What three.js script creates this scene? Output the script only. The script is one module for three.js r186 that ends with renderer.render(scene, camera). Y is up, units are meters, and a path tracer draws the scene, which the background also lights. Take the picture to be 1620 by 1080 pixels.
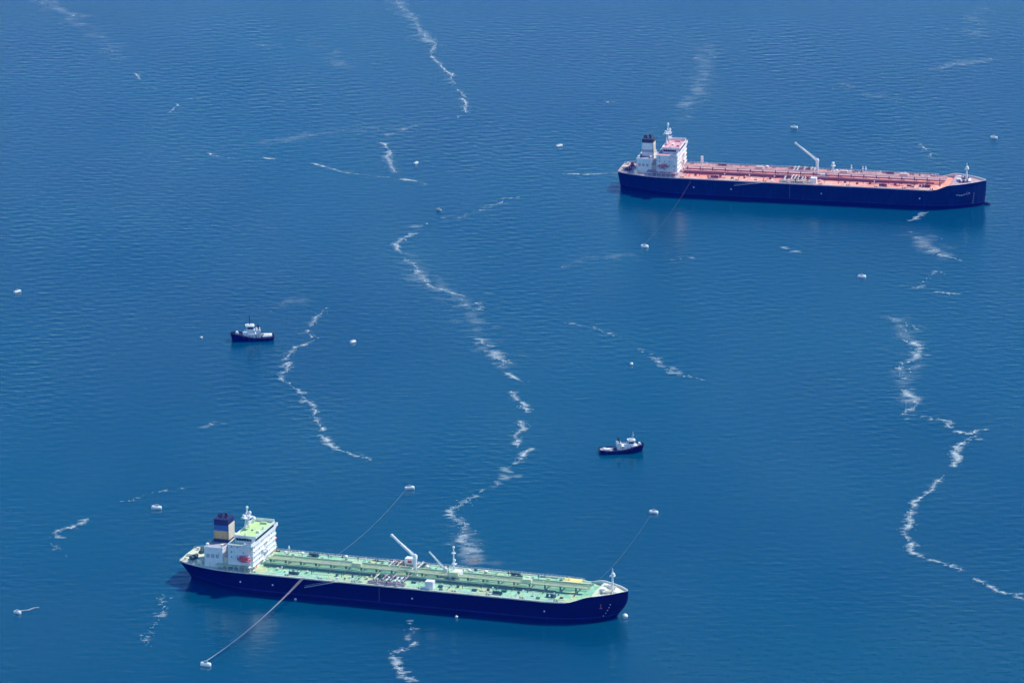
import * as THREE from 'three';
import { mergeGeometries } from 'three/addons/utils/BufferGeometryUtils.js';

// ------------------------------------------------------------------ camera, sky, sun, exposure
const FOCAL = 9577, PITCH = THREE.MathUtils.degToRad(15.5), CAM_H = 978;       // pixels of a 1620 x 1080 frame; radians; metres above the sea
const CAM_Z = CAM_H / Math.tan(PITCH);
const scene = new THREE.Scene();
const camera = new THREE.PerspectiveCamera(2 * Math.atan(540 / FOCAL) * 180 / Math.PI, 1620 / 1080, 10, 60000);
camera.position.set(0, CAM_H, CAM_Z);
camera.rotation.x = -PITCH;
const renderer = new THREE.WebGLRenderer({ antialias: true });
renderer.toneMapping = THREE.LinearToneMapping;
renderer.toneMappingExposure = 1.5;
renderer.shadowMap.enabled = true;

const SUN_AZ = THREE.MathUtils.degToRad(25), SUN_EL = THREE.MathUtils.degToRad(54);   // to the right and beyond
const SUN = new THREE.Vector3(Math.cos(SUN_EL) * Math.cos(SUN_AZ), Math.sin(SUN_EL), -Math.cos(SUN_EL) * Math.sin(SUN_AZ));
const sun = new THREE.DirectionalLight(new THREE.Color().setRGB(1.0, 0.965, 0.9), 3.6);
sun.position.copy(SUN).multiplyScalar(3000);
sun.castShadow = true;
sun.shadow.mapSize.set(4096, 4096);
Object.assign(sun.shadow.camera, { left: -700, right: 700, top: 1100, bottom: -1100, near: 100, far: 7000 });
scene.add(sun, sun.target);

function computeSky() {                                                        // clear sea sky: pale hazy horizon, deep blue above, soft brightening round the sun
  const W = 512, H = 256, data = new Float32Array(W * H * 4);
  const horizon = [3.9, 5.6, 5.6], low = [0.0, 0.17, 0.295], zenith = [0.035, 0.12, 0.31];
  for (let r = 0; r < H; r++) for (let c = 0; c < W; c++) {
    const up = ((r + 0.5) / H - 0.5) * Math.PI, a = ((c + 0.5) / W - 0.5) * 2 * Math.PI;
    const y = Math.sin(up), x = Math.cos(a) * Math.cos(up), z = Math.sin(a) * Math.cos(up), e = Math.max(0, y);
    const k0 = Math.exp(-e / 0.058), k1 = Math.exp(-e / 0.5), cs = Math.max(0, x * SUN.x + y * SUN.y + z * SUN.z);
    const glow = 0.25 * Math.pow(cs, 12) + 0.5 * Math.pow(cs, 80);
    for (let i = 0; i < 3; i++) {
      const base = zenith[i] + (low[i] - zenith[i]) * k1 + (horizon[i] - low[i]) * k0;
      data[(r * W + c) * 4 + i] = base + glow * [0.9, 0.95, 1][i];
    }
    data[(r * W + c) * 4 + 3] = 1;
  }
  const t = new THREE.DataTexture(data, W, H, THREE.RGBAFormat, THREE.FloatType);
  t.mapping = THREE.EquirectangularReflectionMapping;
  t.magFilter = t.minFilter = THREE.LinearFilter;
  t.needsUpdate = true;
  return t;
}
scene.background = computeSky();
scene.environment = scene.background;
scene.fog = new THREE.FogExp2(new THREE.Color().setRGB(0.0, 0.06, 0.95), 0.000027);

// ------------------------------------------------------------------ helpers
function rng(seed) { let s = seed >>> 0; return () => { s = (s + 0x6D2B79F5) >>> 0; let t = Math.imul(s ^ (s >>> 15), 1 | s); t = (t + Math.imul(t ^ (t >>> 7), 61 | t)) ^ t; return ((t ^ (t >>> 14)) >>> 0) / 4294967296; }; }
const V = (x, y, z) => new THREE.Vector3(x, y, z);
const lerp = (a, b, t) => a + (b - a) * t, clamp = (x, a, b) => Math.min(b, Math.max(a, x));
const sstep = (a, b, x) => { const t = clamp((x - a) / (b - a), 0, 1); return t * t * (3 - 2 * t); };

// the point at height y that stands at a place of the 1620 x 1080 photograph
function at(px, py, y = 0) {
  const d = V((px - 810) / FOCAL, -(py - 540) / FOCAL, -1).applyAxisAngle(V(1, 0, 0), -PITCH);
  return camera.position.clone().addScaledVector(d, (y - CAM_H) / d.y);
}

const used = new Map();
function numbered(name) { const n = used.get(name) ?? 0; used.set(name, n + 1); return n ? name + '_' + String(n).padStart(3, '0') : name; }
function tag(o, label, category, group, kind) {
  if (label) o.userData.label = label;
  if (category) o.userData.category = category;
  if (group) o.userData.group = group;
  if (kind) o.userData.kind = kind;
  return o;
}
function thing(name, label, category, group) { const o = new THREE.Group(); o.name = numbered(name); scene.add(o); return tag(o, label, category, group); }

// collects geometry and merges it into one named mesh, with uv in metres
class MB {
  constructor() { this.g = []; }
  add(g, m) { g = g.index ? g.toNonIndexed() : g; for (const k of Object.keys(g.attributes)) if (k !== 'position' && k !== 'normal') g.deleteAttribute(k); if (m) g.applyMatrix4(m); this.g.push(g); return this; }
  box(w, h, d, x, y, z, ry = 0, rx = 0, rz = 0) { return this.add(new THREE.BoxGeometry(w, h, d), new THREE.Matrix4().compose(V(x, y, z), new THREE.Quaternion().setFromEuler(new THREE.Euler(rx, ry, rz)), V(1, 1, 1))); }
  bar(p, q, r, n = 6, r2 = r) {
    const d = q.clone().sub(p), g = new THREE.CylinderGeometry(r2, r, d.length(), n);
    return this.add(g, new THREE.Matrix4().compose(p.clone().add(q).multiplyScalar(0.5), new THREE.Quaternion().setFromUnitVectors(V(0, 1, 0), d.normalize()), V(1, 1, 1)));
  }
  beam(p, q, w, h) {                                                           // square bar from p to q
    const d = q.clone().sub(p), l = d.length(), g = new THREE.BoxGeometry(l, h, w);
    return this.add(g, new THREE.Matrix4().compose(p.clone().add(q).multiplyScalar(0.5), new THREE.Quaternion().setFromUnitVectors(V(1, 0, 0), d.normalize()), V(1, 1, 1)));
  }
  ball(r, x, y, z, sx = 1, sy = 1, sz = 1, n = 10) { return this.add(new THREE.SphereGeometry(r, n, Math.max(5, n * 0.6 | 0)), new THREE.Matrix4().compose(V(x, y, z), new THREE.Quaternion(), V(sx, sy, sz))); }
  lathe(pts, x, y, z, n = 12, q) { return this.add(new THREE.LatheGeometry(pts.map(([a, b]) => new THREE.Vector2(a, b)), n), new THREE.Matrix4().compose(V(x, y, z), q ?? new THREE.Quaternion(), V(1, 1, 1))); }
  rail(pts, h, step = 2.2, r = 0.05, rows = 3) {                               // posts and rails along a list of points
    for (let i = 0; i + 1 < pts.length; i++) {
      const a = pts[i], b = pts[i + 1], l = a.distanceTo(b), n = Math.max(1, Math.round(l / step));
      for (let k = 0; k < n; k++) { const p = a.clone().lerp(b, k / n); this.beam(p, p.clone().setY(p.y + h), r * 2, r * 2); }
      for (let k = 1; k <= rows; k++) this.beam(a.clone().setY(a.y + h * k / rows), b.clone().setY(b.y + h * k / rows), r * 1.6, r * 1.6);
    }
    return this;
  }
  tri(list, smooth) { const g = new THREE.BufferGeometry(); g.setAttribute('position', new THREE.Float32BufferAttribute(list, 3)); g.computeVertexNormals(); this.g.push(g); return this; }
  strip(A, B) { const l = []; for (let i = 0; i + 1 < A.length; i++) l.push(...A[i], ...B[i], ...B[i + 1], ...A[i], ...B[i + 1], ...A[i + 1]); return this.tri(l); }
  geometry() {
    const g = mergeGeometries(this.g), p = g.attributes.position, uv = new Float32Array(p.count * 2), e1 = V(), e2 = V(), a = V(), b = V(), c = V();
    for (let i = 0; i < p.count; i += 3) {
      a.fromBufferAttribute(p, i); b.fromBufferAttribute(p, i + 1); c.fromBufferAttribute(p, i + 2);
      const n = e1.subVectors(b, a).cross(e2.subVectors(c, a)), X = Math.abs(n.x), Y = Math.abs(n.y), Z = Math.abs(n.z);
      [a, b, c].forEach((v, k) => { uv[(i + k) * 2] = Y >= X && Y >= Z ? v.x : X > Z ? v.z : v.x; uv[(i + k) * 2 + 1] = Y >= X && Y >= Z ? v.z : v.y; });
    }
    g.setAttribute('uv', new THREE.BufferAttribute(uv, 2));
    return g;
  }
  build(name, material, parent, kind) { return put(name, this.geometry(), material, parent, kind); }
}
function put(name, geometry, material, parent, kind) {
  const m = new THREE.Mesh(geometry, material);
  m.name = parent && parent !== scene ? name : numbered(name);
  m.castShadow = m.receiveShadow = true;
  if (kind) m.userData.kind = kind;
  (parent ?? scene).add(m);
  return m;
}

// ------------------------------------------------------------------ procedural textures
function tileNoise(seed, n) {                                                  // value noise that repeats every n cells
  const r = rng(seed), v = Array.from({ length: n * n }, r), w = (t) => t * t * (3 - 2 * t);
  return (x, y) => {
    const X = Math.floor(x), Y = Math.floor(y), u = w(x - X), s = w(y - Y), m = (i, j) => v[((j % n + n) % n) * n + ((i % n) + n) % n];
    return lerp(lerp(m(X, Y), m(X + 1, Y), u), lerp(m(X, Y + 1), m(X + 1, Y + 1), u), s);
  };
}
function texture(size, metres, pixel) {                                        // pixel(u, v) -> linear rgb
  const d = new Uint8Array(size * size * 4), enc = (x) => Math.round(255 * clamp(x <= 0.0031308 ? 12.92 * x : 1.055 * Math.pow(x, 1 / 2.4) - 0.055, 0, 1));
  for (let j = 0; j < size; j++) for (let i = 0; i < size; i++) {
    const c = pixel((i + 0.5) / size, (j + 0.5) / size), o = (j * size + i) * 4;
    d[o] = enc(c[0]); d[o + 1] = enc(c[1]); d[o + 2] = enc(c[2]); d[o + 3] = 255;
  }
  const t = new THREE.DataTexture(d, size, size);
  t.colorSpace = THREE.SRGBColorSpace; t.wrapS = t.wrapT = THREE.RepeatWrapping; t.magFilter = t.minFilter = THREE.LinearFilter;
  t.repeat.set(1 / metres, 1 / metres); t.needsUpdate = true;
  return t;
}
const n8 = tileNoise(11, 8), n16 = tileNoise(12, 16), n32 = tileNoise(13, 32), n64 = tileNoise(14, 64), m16 = tileNoise(21, 16), m32 = tileNoise(22, 32);
const fbm = (u, v) => (n8(u * 8, v * 8) + 0.6 * n16(u * 16, v * 16) + 0.4 * n32(u * 32, v * 32) + 0.3 * n64(u * 64, v * 64)) / 2.3;
const mix3 = (a, b, t) => [lerp(a[0], b[0], t), lerp(a[1], b[1], t), lerp(a[2], b[2], t)];
// painted steel: blotches of fading, a few rust runs and stains
const wearMap = texture(256, 14, (u, v) => { const f = 0.8 + 0.3 * fbm(u, v), rust = sstep(0.68, 0.86, m32(u * 32, v * 8) * 0.6 + n16(u * 16, v * 16) * 0.5); return mix3([f, f, f], [0.5, 0.33, 0.2], rust * 0.35); });
const hullMap = texture(256, 40, (u, v) => { const f = 0.3 + 0.6 * fbm(u, v) + 0.25 * sstep(0.5, 0.8, m32(u * 32, v * 2)), sc = sstep(0.66, 0.85, m16(u * 16, v * 4) * 0.6 + n64(u * 64, v * 8) * 0.4); return mix3([f, f, f], [1, 0.95, 0.8], sc * 0.4); });
function deckMap(seed, paints, stains) {                                       // worn deck paint: repainted patches, stains and scuffs
  const a = tileNoise(seed, 8), b = tileNoise(seed + 1, 16), c = tileNoise(seed + 2, 32), d = tileNoise(seed + 3, 64);
  return texture(512, 62, (u, v) => {
    const p = a(u * 8, v * 8) * 0.6 + b(u * 16, v * 16) * 0.4, q = c(u * 32, v * 32), s = d(u * 64, v * 64);
    let col = mix3(paints[0], paints[1], sstep(0.4, 0.6, p));
    col = mix3(col, paints[2], sstep(0.62, 0.75, a(u * 8 + 3.3, v * 8 + 5.1) * 0.5 + q * 0.5));
    col = mix3(col, stains, sstep(0.66, 0.85, q * 0.5 + s * 0.5) * 0.8);
    const f = 0.88 + 0.24 * s;
    return col.map((x) => x * f);
  });
}
const paint = (r, g, b, rough = 0.55, map = wearMap, metal = 0) => new THREE.MeshStandardMaterial({ color: new THREE.Color().setRGB(r, g, b), roughness: rough, metalness: metal, map });
const flat = (r, g, b) => new THREE.MeshPhysicalMaterial({ color: new THREE.Color().setRGB(r, g, b), roughness: 0.7, specularIntensity: 0.18, map: hullMap });   // matt hull paint
const M = {
  white: paint(0.82, 0.82, 0.82), cream: paint(0.8, 0.74, 0.55), grey: paint(0.4, 0.42, 0.45), dark: paint(0.03, 0.035, 0.045), black: paint(0.012, 0.012, 0.016),
  glass: new THREE.MeshStandardMaterial({ color: new THREE.Color().setRGB(0.015, 0.02, 0.03), roughness: 0.12 }),
  hull: flat(0.0012, 0.0015, 0.036), hazedFarHull: flat(0.0015, 0.024, 0.075), stripe: flat(0.02, 0.026, 0.15), bottom: flat(0.002, 0.0015, 0.03),  // far hull is lightened: distance haze put into its colour
  greenDeck: new THREE.MeshStandardMaterial({ roughness: 0.8, map: deckMap(31, [[0.18, 0.48, 0.3], [0.29, 0.57, 0.37], [0.48, 0.57, 0.28]], [0.34, 0.33, 0.22]) }),
  redDeck: new THREE.MeshStandardMaterial({ roughness: 0.8, map: deckMap(41, [[0.84, 0.29, 0.18], [0.8, 0.37, 0.25], [0.86, 0.5, 0.35]], [0.5, 0.3, 0.22]) }),
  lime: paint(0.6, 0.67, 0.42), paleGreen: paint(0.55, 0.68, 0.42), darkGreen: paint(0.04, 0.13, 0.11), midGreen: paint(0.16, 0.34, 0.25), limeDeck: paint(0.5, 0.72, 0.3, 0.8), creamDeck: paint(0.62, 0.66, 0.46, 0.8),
  paleRed: paint(0.84, 0.56, 0.5), darkRed: paint(0.16, 0.04, 0.06), midRed: paint(0.42, 0.15, 0.15), pinkDeck: paint(0.72, 0.38, 0.38, 0.8), greyPink: paint(0.5, 0.34, 0.34, 0.8),
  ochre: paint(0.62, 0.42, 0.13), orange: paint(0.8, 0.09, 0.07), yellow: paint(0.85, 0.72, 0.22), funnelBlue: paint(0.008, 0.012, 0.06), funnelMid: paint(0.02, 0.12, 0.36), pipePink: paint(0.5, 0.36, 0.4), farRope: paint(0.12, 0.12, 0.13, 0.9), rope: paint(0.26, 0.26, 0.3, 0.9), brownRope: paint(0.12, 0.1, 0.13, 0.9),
  tugHull: flat(0.002, 0.004, 0.03), rubber: paint(0.012, 0.012, 0.014, 0.9), buoy: paint(0.82, 0.86, 0.86, 0.5), rust: paint(0.16, 0.07, 0.04, 0.8),
};

// ------------------------------------------------------------------ the sea: one sheet, real waves in the part the camera watches
const WAVES = [];
{
  const r = rng(7);
  for (let i = 0; i < 46; i++) {
    const len = 2.9 * Math.pow(5, Math.pow(r(), 1.6)), dir = Math.PI / 2 + (r() + r() + r() - 1.5) * 1.35, k = 2 * Math.PI / len, slope = 0.0037 * (0.6 + 0.8 * r());
    WAVES.push([k * Math.cos(dir), k * Math.sin(dir), r() * 6.283, slope / k]);
  }
}
const gustA = tileNoise(71, 64), gustB = tileNoise(72, 64);
const gust = (x, z) => 0.35 + 0.85 * gustA(x / 70 + 20, z / 130 + 20) + 0.5 * gustB(x / 24 + 20, z / 40 + 20);
const REACH = (z) => (CAM_Z - z) / CAM_Z;                                       // the watched strip widens with distance
const fade = (x, z) => (1 - sstep(1.05, 1.25, Math.abs(x) / (355 * REACH(z)))) * (1 - sstep(850, 980, Math.abs(z)));
function wave(x, z, out) {
  let h = 0, sx = 0, sz = 0;
  for (const [kx, kz, ph, a] of WAVES) { const t = kx * x + kz * z + ph, s = Math.sin(t), c = Math.cos(t); h += a * s; sx += a * kx * c; sz += a * kz * c; }
  const m = gust(x, z) * fade(x, z);
  if (out) out.set(-sx * m, 1, -sz * m).normalize();
  return h * m;
}
function buildSea() {
  // wind patches roughen the water unevenly; its body colour varies in wide soft areas
  const tA = tileNoise(91, 8), tB = tileNoise(92, 16), tC = tileNoise(93, 32);
  const WD = new Float32Array(512 * 512 * 4);
  for (let j = 0; j < 512; j++) for (let i = 0; i < 512; i++) { const u = i / 512, v = j / 512, q = tA(u * 8, v * 8) * 0.5 + tB(u * 16, v * 16) * 0.35 + tC(u * 32, v * 32) * 0.15; WD.fill(0.13 + 0.13 * q, (j * 512 + i) * 4, (j * 512 + i) * 4 + 3); WD[(j * 512 + i) * 4 + 3] = 1; }
  const wind = new THREE.DataTexture(WD, 512, 512, THREE.RGBAFormat, THREE.FloatType);
  wind.wrapS = wind.wrapT = THREE.RepeatWrapping; wind.magFilter = wind.minFilter = THREE.LinearFilter; wind.repeat.set(1 / 640, 1 / 1500); wind.needsUpdate = true;
  const body = (x, z) => 0.8 + 0.4 * (0.6 * tA(x / 190 + 3, z / 330 + 3) + 0.4 * tB(x / 60 + 5, z / 100 + 5));
  const us = [], zs = [];
  for (let u = -1.2; u <= 1.2001; u += 0.0036) us.push(u);
  for (const u of [1.35, 1.7, 2.5, 4.5, 9, 18, 34]) { us.push(u); us.unshift(-u); }
  for (let z = -980; z <= 980;) { zs.push(z); z += 1.15 * REACH(z); }
  for (const z of [1050, 1250, 1700, 2600, 4500, 9000]) zs.push(z);
  for (const z of [-1050, -1250, -1700, -2600, -4500, -9000, -20000]) zs.unshift(z);
  const nu = us.length, nz = zs.length, pos = new Float32Array(nu * nz * 3), nor = new Float32Array(nu * nz * 3), col = new Float32Array(nu * nz * 3), uv = new Float32Array(nu * nz * 2), idx = new Uint32Array((nu - 1) * (nz - 1) * 6), n = V();
  let k = 0;
  for (let j = 0; j < nz; j++) for (let i = 0; i < nu; i++, k += 3) {
    const z = zs[j], x = us[i] * 355 * Math.max(0.45, REACH(z)), h = Math.abs(us[i]) < 1.25 && Math.abs(z) < 985 ? wave(x, z, n) : (n.set(0, 1, 0), 0);
    pos[k] = x; pos[k + 1] = h; pos[k + 2] = z; const q = body(x, z); col[k] = 0.0001; col[k + 1] = 0.053 * q; col[k + 2] = 0.092 * (0.4 + 0.6 * q); uv[k / 3 * 2] = x; uv[k / 3 * 2 + 1] = z; nor[k] = n.x; nor[k + 1] = n.y; nor[k + 2] = n.z;
  }
  k = 0;
  for (let j = 0; j + 1 < nz; j++) for (let i = 0; i + 1 < nu; i++) { const a = j * nu + i, b = a + nu; idx[k++] = a; idx[k++] = b; idx[k++] = a + 1; idx[k++] = a + 1; idx[k++] = b; idx[k++] = b + 1; }
  const g = new THREE.BufferGeometry();
  g.setAttribute('position', new THREE.BufferAttribute(pos, 3)); g.setAttribute('normal', new THREE.BufferAttribute(nor, 3)); g.setAttribute('color', new THREE.BufferAttribute(col, 3)); g.setAttribute('uv', new THREE.BufferAttribute(uv, 2)); g.setIndex(new THREE.BufferAttribute(idx, 1));
  const water = new THREE.MeshPhysicalMaterial({ color: new THREE.Color().setRGB(1, 1, 1), roughness: 1, roughnessMap: wind, ior: 1.333, vertexColors: true });
  water.name = 'sea_water';
  tag(put('sea', g, water, scene), 'deep blue rippled open sea around all the ships and buoys', 'sea', null, 'structure');
}
buildSea();
// ------------------------------------------------------------------ tankers: x runs forward from the stern, y up from the waterline, z to starboard
const SHIP_L = 244, SHIP_B = 21;
function halfDeck(x) {
  if (x < 36) return SHIP_B * (0.5 + 0.5 * Math.pow(Math.sin(Math.PI / 2 * clamp(x / 36, 0, 1)), 0.75));
  if (x > 204) { const s = (x - 204) / (SHIP_L - 204); return SHIP_B * Math.pow(Math.max(0, 1 - Math.pow(s, 1.9)), 0.82); }
  return SHIP_B;
}
function halfWater(t) {                                                        // t from 0 (aft end of the waterline) to 1 (stem)
  if (t < 0.2) return SHIP_B * (0.12 + 0.88 * Math.sin(Math.PI / 2 * t / 0.2));
  if (t > 0.82) { const s = (t - 0.82) / 0.18; return SHIP_B * Math.pow(Math.max(0, 1 - s * s), 0.6); }
  return SHIP_B;
}
function makeTanker(o) {
  const { D, FC } = o, ship = thing('oil_tanker', o.label, 'oil tanker', 'tankers moored to buoys'), r = rng(o.seed), FX = o.FX;
  const top = (x) => D + (FC + 0.75) * sstep(FX - 11, FX + 1, x) + 0.6 * sstep(FX, SHIP_L, x);
  const point = (t, y, side) => {                                              // a point of the shell, y from -2 to the top of the side
    const v = clamp(y / D, 0, 1.3), bx = lerp(lerp(o.sternRake, 0, Math.min(1, v)), lerp(SHIP_L - o.rake * (1 - v * 0.9), SHIP_L, clamp(v, 0, 1)), t);
    return [bx, y, side * lerp(halfWater(t), halfDeck(t * SHIP_L), Math.pow(clamp(v, 0, 1), t > 0.8 ? 1.5 : 0.8))];
  };
  const ts = [];
  for (let i = 0; i <= 90; i++) { const s = i / 90; ts.push(s < 0.2 ? s * s / 0.2 * 0.9 + s * 0.1 : s > 0.8 ? 1 - ((1 - s) * (1 - s) / 0.2 * 0.9 + (1 - s) * 0.1) : s); }
  const shell = (y0, y1, n) => {
    const m = new MB();
    for (const side of [-1, 1]) for (let k = 0; k < n; k++) {
      const row = (q) => ts.map((t) => point(t, lerp(y0, y1 === null ? top(t * SHIP_L) : y1, q), side)), A = row(k / n), B = row((k + 1) / n);
      side > 0 ? m.strip(A, B) : m.strip(B, A);
    }
    const e = (q) => [-1, 1].map((s) => point(0, lerp(y0, y1 === null ? top(0) : y1, q), s));
    for (let k = 0; k < n; k++) m.strip(e((k + 1) / n), e(k / n));             // transom
    return m;
  };
  // hull
  shell(-2, 2.1, 1).build('bottom_paint', M.bottom, ship);
  shell(2.1, 2.8, 1).build('boot_stripe', M.stripe, ship);
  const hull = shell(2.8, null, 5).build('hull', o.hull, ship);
  // decks
  const plate = (x0, x1, y, inset, n = 60) => {
    const m = new MB(), A = [], B = [], C = [];
    for (let i = 0; i <= n; i++) { const s = i / n, x = lerp(x0, x1, x1 > 230 ? 1 - (1 - s) * (1 - s) : s), h = Math.max(0.02, halfDeck(x) - inset); A.push([x, y, -h]); B.push([x, y + 0.35, 0]); C.push([x, y, h]); }
    return m.strip(A, B).strip(B, C);
  };
  plate(0.1, FX, D, 0.1).build('main_deck', o.deckM, ship);
  plate(0.3, 44, D + 0.06, 1.2, 30).build('poop_deck', o.poopM, ship);
  plate(FX, SHIP_L - 0.6, D + FC, 0.25, 40).build('forecastle_deck', o.foreM, ship);
  { const m = new MB(), h = halfDeck(FX) - 0.1; m.box(0.3, FC + 0.3, 2 * h, FX, D + FC / 2, 0); m.build('forecastle_bulkhead', o.dimM, ship); }
  { // edge of the deck: waterway bar, and the white inside and cap of the bow bulwark
    for (const s of [-1, 1]) {
      const m = new MB(), A = [], B = [], C = [], E = [];
      for (let i = 0; i <= 80; i++) { const x = lerp(0.2, FX - 11, i / 80), h = halfDeck(x); A.push([x, D + 0.28, s * (h + 0.03)]); B.push([x, D + 0.28, s * (h - 0.9)]); C.push([x, D - 0.35, s * (h + 0.03)]); E.push([x, D, s * (h - 0.9)]); }
      (s > 0 ? m.strip(C, A).strip(A, B).strip(B, E) : m.strip(A, C).strip(B, A).strip(E, B)).build('deck_edge', o.edgeM, ship);
    }
    for (const s of [-1, 1]) {
      const w = new MB();
      const A = [], B = [], C = [];
      for (let i = 0; i <= 40; i++) { const q = i / 40, x = lerp(FX - 11, SHIP_L - 0.2, 1 - (1 - q) * (1 - q)), h = Math.max(0.03, halfDeck(x)); A.push([x, top(x) + 0.05, s * (h + 0.06)]); B.push([x, top(x) + 0.05, s * Math.max(0.02, h - 0.5)]); C.push([x, x < FX ? D : D + FC, s * Math.max(0.02, h - 0.5)]); }
      (s > 0 ? w.strip(A, B).strip(B, C) : w.strip(B, A).strip(C, B)).build('bulwark', M.white, ship);
    }
  }
  for (const s of [-1, 1]) { const pts = []; for (let i = 0; i <= 46; i++) { const x = lerp(0.6, FX - 12, i / 46); pts.push(V(x, D + 0.28, s * (halfDeck(x) - 0.4))); } new MB().rail(pts, 1.05, 2.4, 0.05, 2).build('guard_rail', o.railM, ship); }

  // accommodation block
  const HX0 = o.houseX, HX1 = HX0 + 14, HW = o.houseHalf, T = 2.75, n = 5, roof = D + n * T;
  {
    const m = new MB();
    m.box(13.4, T, 2 * HW - 9, (HX0 + HX1) / 2, D + T / 2, 0);                 // lower storey stands in; the boat deck overhangs the side deck
    m.box(14, (n - 1) * T, 2 * HW, (HX0 + HX1) / 2, D + T + (n - 1) * T / 2, 0);
    const house = m.build('deckhouse', M.white, ship);
    const d = new MB();
    for (let k = 1; k <= n; k++) d.box(14.7, 0.2, 2 * HW + 0.9, (HX0 + HX1) / 2 + 0.1, D + k * T, 0);
    d.build('deck_ledge', M.white, house);
    const pane = new MB().box(0.1, 0.7, 0.45, 0, 0, 0).geometry(), paneS = new MB().box(0.5, 0.7, 0.12, 0, 0, 0).geometry();
    for (let k = 1; k < n; k++) for (let i = 0; i < 9; i++) { if (r() < 0.4) continue; put('window', pane, M.glass, house).position.set(HX1 + 0.03, D + (k + 0.55) * T, (i - 4) * (HW - 1.6) / 4.2); }
    for (let k = 1; k < n; k++) for (let i = 0; i < 4; i++) if (r() < 0.6) put('window', paneS, M.glass, house).position.set(HX0 + 2 + i * 3.3, D + (k + 0.55) * T, HW + 0.03);
    for (const z of [HW - 6.2, -HW + 6.2]) new MB().box(0.14, 2, 1, HX1 - 0.28, D + 1.15, z).build('door', o.accentM, house);
    const st = new MB();                                                       // outside stairs and landings on the front
    for (let k = 1; k < n; k++) { const s = k % 2 ? 1 : -1; st.beam(V(HX1 + 1.1, D + (k - 1) * T + 0.1, -3 * s), V(HX1 + 1.1, D + k * T + 0.1, 3 * s), 0.9, 0.18); st.box(1.4, 0.14, 3, HX1 + 0.8, D + k * T + 0.12, 3 * s); }
    st.build('stairway', o.accentM2, house);
  }
  { // the roof of the block: bridge deck with wings that reach the ship's side, then the wheelhouse and its open top
    const m = new MB(); m.box(12.6, 0.25, 2 * HW - 0.4, (HX0 + HX1) / 2 - 0.4, roof + 0.24, 0); m.box(4.2, 0.3, 2 * SHIP_B - 0.6, HX1 - 2.1, roof + 0.26, 0); m.build('bridge_deck', o.topM, ship);
    for (const s of [-1, 1]) { const wing = new MB(); wing.box(0.25, 1.7, SHIP_B - o.wheelHalf, HX1 + 0.1, roof + 1.2, s * (SHIP_B + o.wheelHalf) / 2); wing.box(4.4, 1.7, 0.25, HX1 - 2.1, roof + 1.2, s * (SHIP_B - 0.2)); wing.box(0.25, 1.25, SHIP_B - HW, HX1 - 4.3, roof + 1.0, s * (SHIP_B + HW) / 2); wing.beam(V(HX1 - 2, roof + 0.1, s * (SHIP_B - 1.5)), V(HX1 - 2, roof - 4.6, s * HW), 0.9, 0.5).build('bridge_wing', M.white, ship); }
    const WX0 = HX0 + 3.2, WX1 = HX1 + 0.2, WH = o.wheelHalf, wh = new MB();
    wh.box(WX1 - WX0, 2.9, 2 * WH, (WX0 + WX1) / 2, roof + 1.8, 0);
    const wheel = wh.build('wheelhouse', M.white, ship), pane = new MB().box(0.14, 1.15, 1.15, 0, 0, 0).geometry(), paneS = new MB().box(1.3, 1.35, 0.14, 0, 0, 0).geometry();
    const nf = Math.floor(2 * WH / 1.45);
    for (let i = 0; i < nf; i++) { const z = (i - (nf - 1) / 2) * 1.45; put('bridge_window', pane, M.glass, wheel).position.set(WX1 + 0.02, roof + 2.3, z); put('bridge_window', pane, M.glass, wheel).position.set(WX0 - 0.02, roof + 2.3, z); }
    for (let i = 0; i < 6; i++) for (const s of [-1, 1]) put('bridge_window', paneS, M.glass, wheel).position.set(WX0 + 1.1 + i * 1.45, roof + 2.3, s * (WH + 0.02));
    const lid = new MB(); lid.box(WX1 - WX0 + 0.8, 0.3, 2 * WH + 0.8, (WX0 + WX1) / 2, roof + 3.4, 0); lid.build('compass_deck', o.compassM, ship);
    const bw = new MB(), cx = (WX0 + WX1) / 2, lx = (WX1 - WX0) / 2 + 0.35; for (const s of [-1, 1]) { const hh = s < 0 ? 2 : 1.15; bw.box(2 * lx, hh, 0.2, cx, roof + 3.5 + hh / 2, s * (WH + 0.3)); bw.box(0.2, 1.15, 2 * WH + 0.4, cx + s * lx, roof + 4.1, 0); } bw.build('compass_deck_bulwark', M.white, ship);
    for (const [x, z, w, h, d] of [[WX1 - 2, 4, 1.6, 1.1, 2.2], [WX1 - 4.5, -WH + 3, 3.6, 1, 1.4], [WX0 + 4.4, WH - 3, 0.8, 1.5, 0.8], [WX1 - 1.4, -2, 0.7, 1.6, 0.7], [WX0 + 5, 0.6, 1.2, 0.9, 3]]) new MB().box(w, h, d, x, roof + 3.55 + h / 2, z).build('compass_deck_locker', r() < 0.5 ? o.topM : M.white, ship);
    // radar mast
    const mx = WX0 + 1.2, my = roof + 3.5, mt = o.mastTop, mm = new MB();
    for (const [dx, dz] of [[-1.1, -1.1], [-1.1, 1.1], [1.1, -1.1], [1.1, 1.1]]) mm.bar(V(mx + dx, my, dz), V(mx + dx * 0.35, my + mt * 0.6, dz * 0.35), 0.22, 6, 0.16);
    for (let k = 1; k < 5; k++) { const q = 1 - 0.65 * k / 5, y = my + mt * 0.6 * k / 5; mm.box(2.2 * q, 0.16, 2.2 * q, mx, y, 0); }
    mm.box(4.6, 0.3, 6.4, mx, my + mt * 0.6, 0); mm.box(3, 0.25, 3, mx + 1, my + mt * 0.36, 0); mm.bar(V(mx, my + mt * 0.6, 0), V(mx, my + mt, 0), 0.42, 8, 0.2); mm.beam(V(mx, my + mt * 0.84, -1.9), V(mx, my + mt * 0.84, 1.9), 0.3, 0.3);
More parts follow.
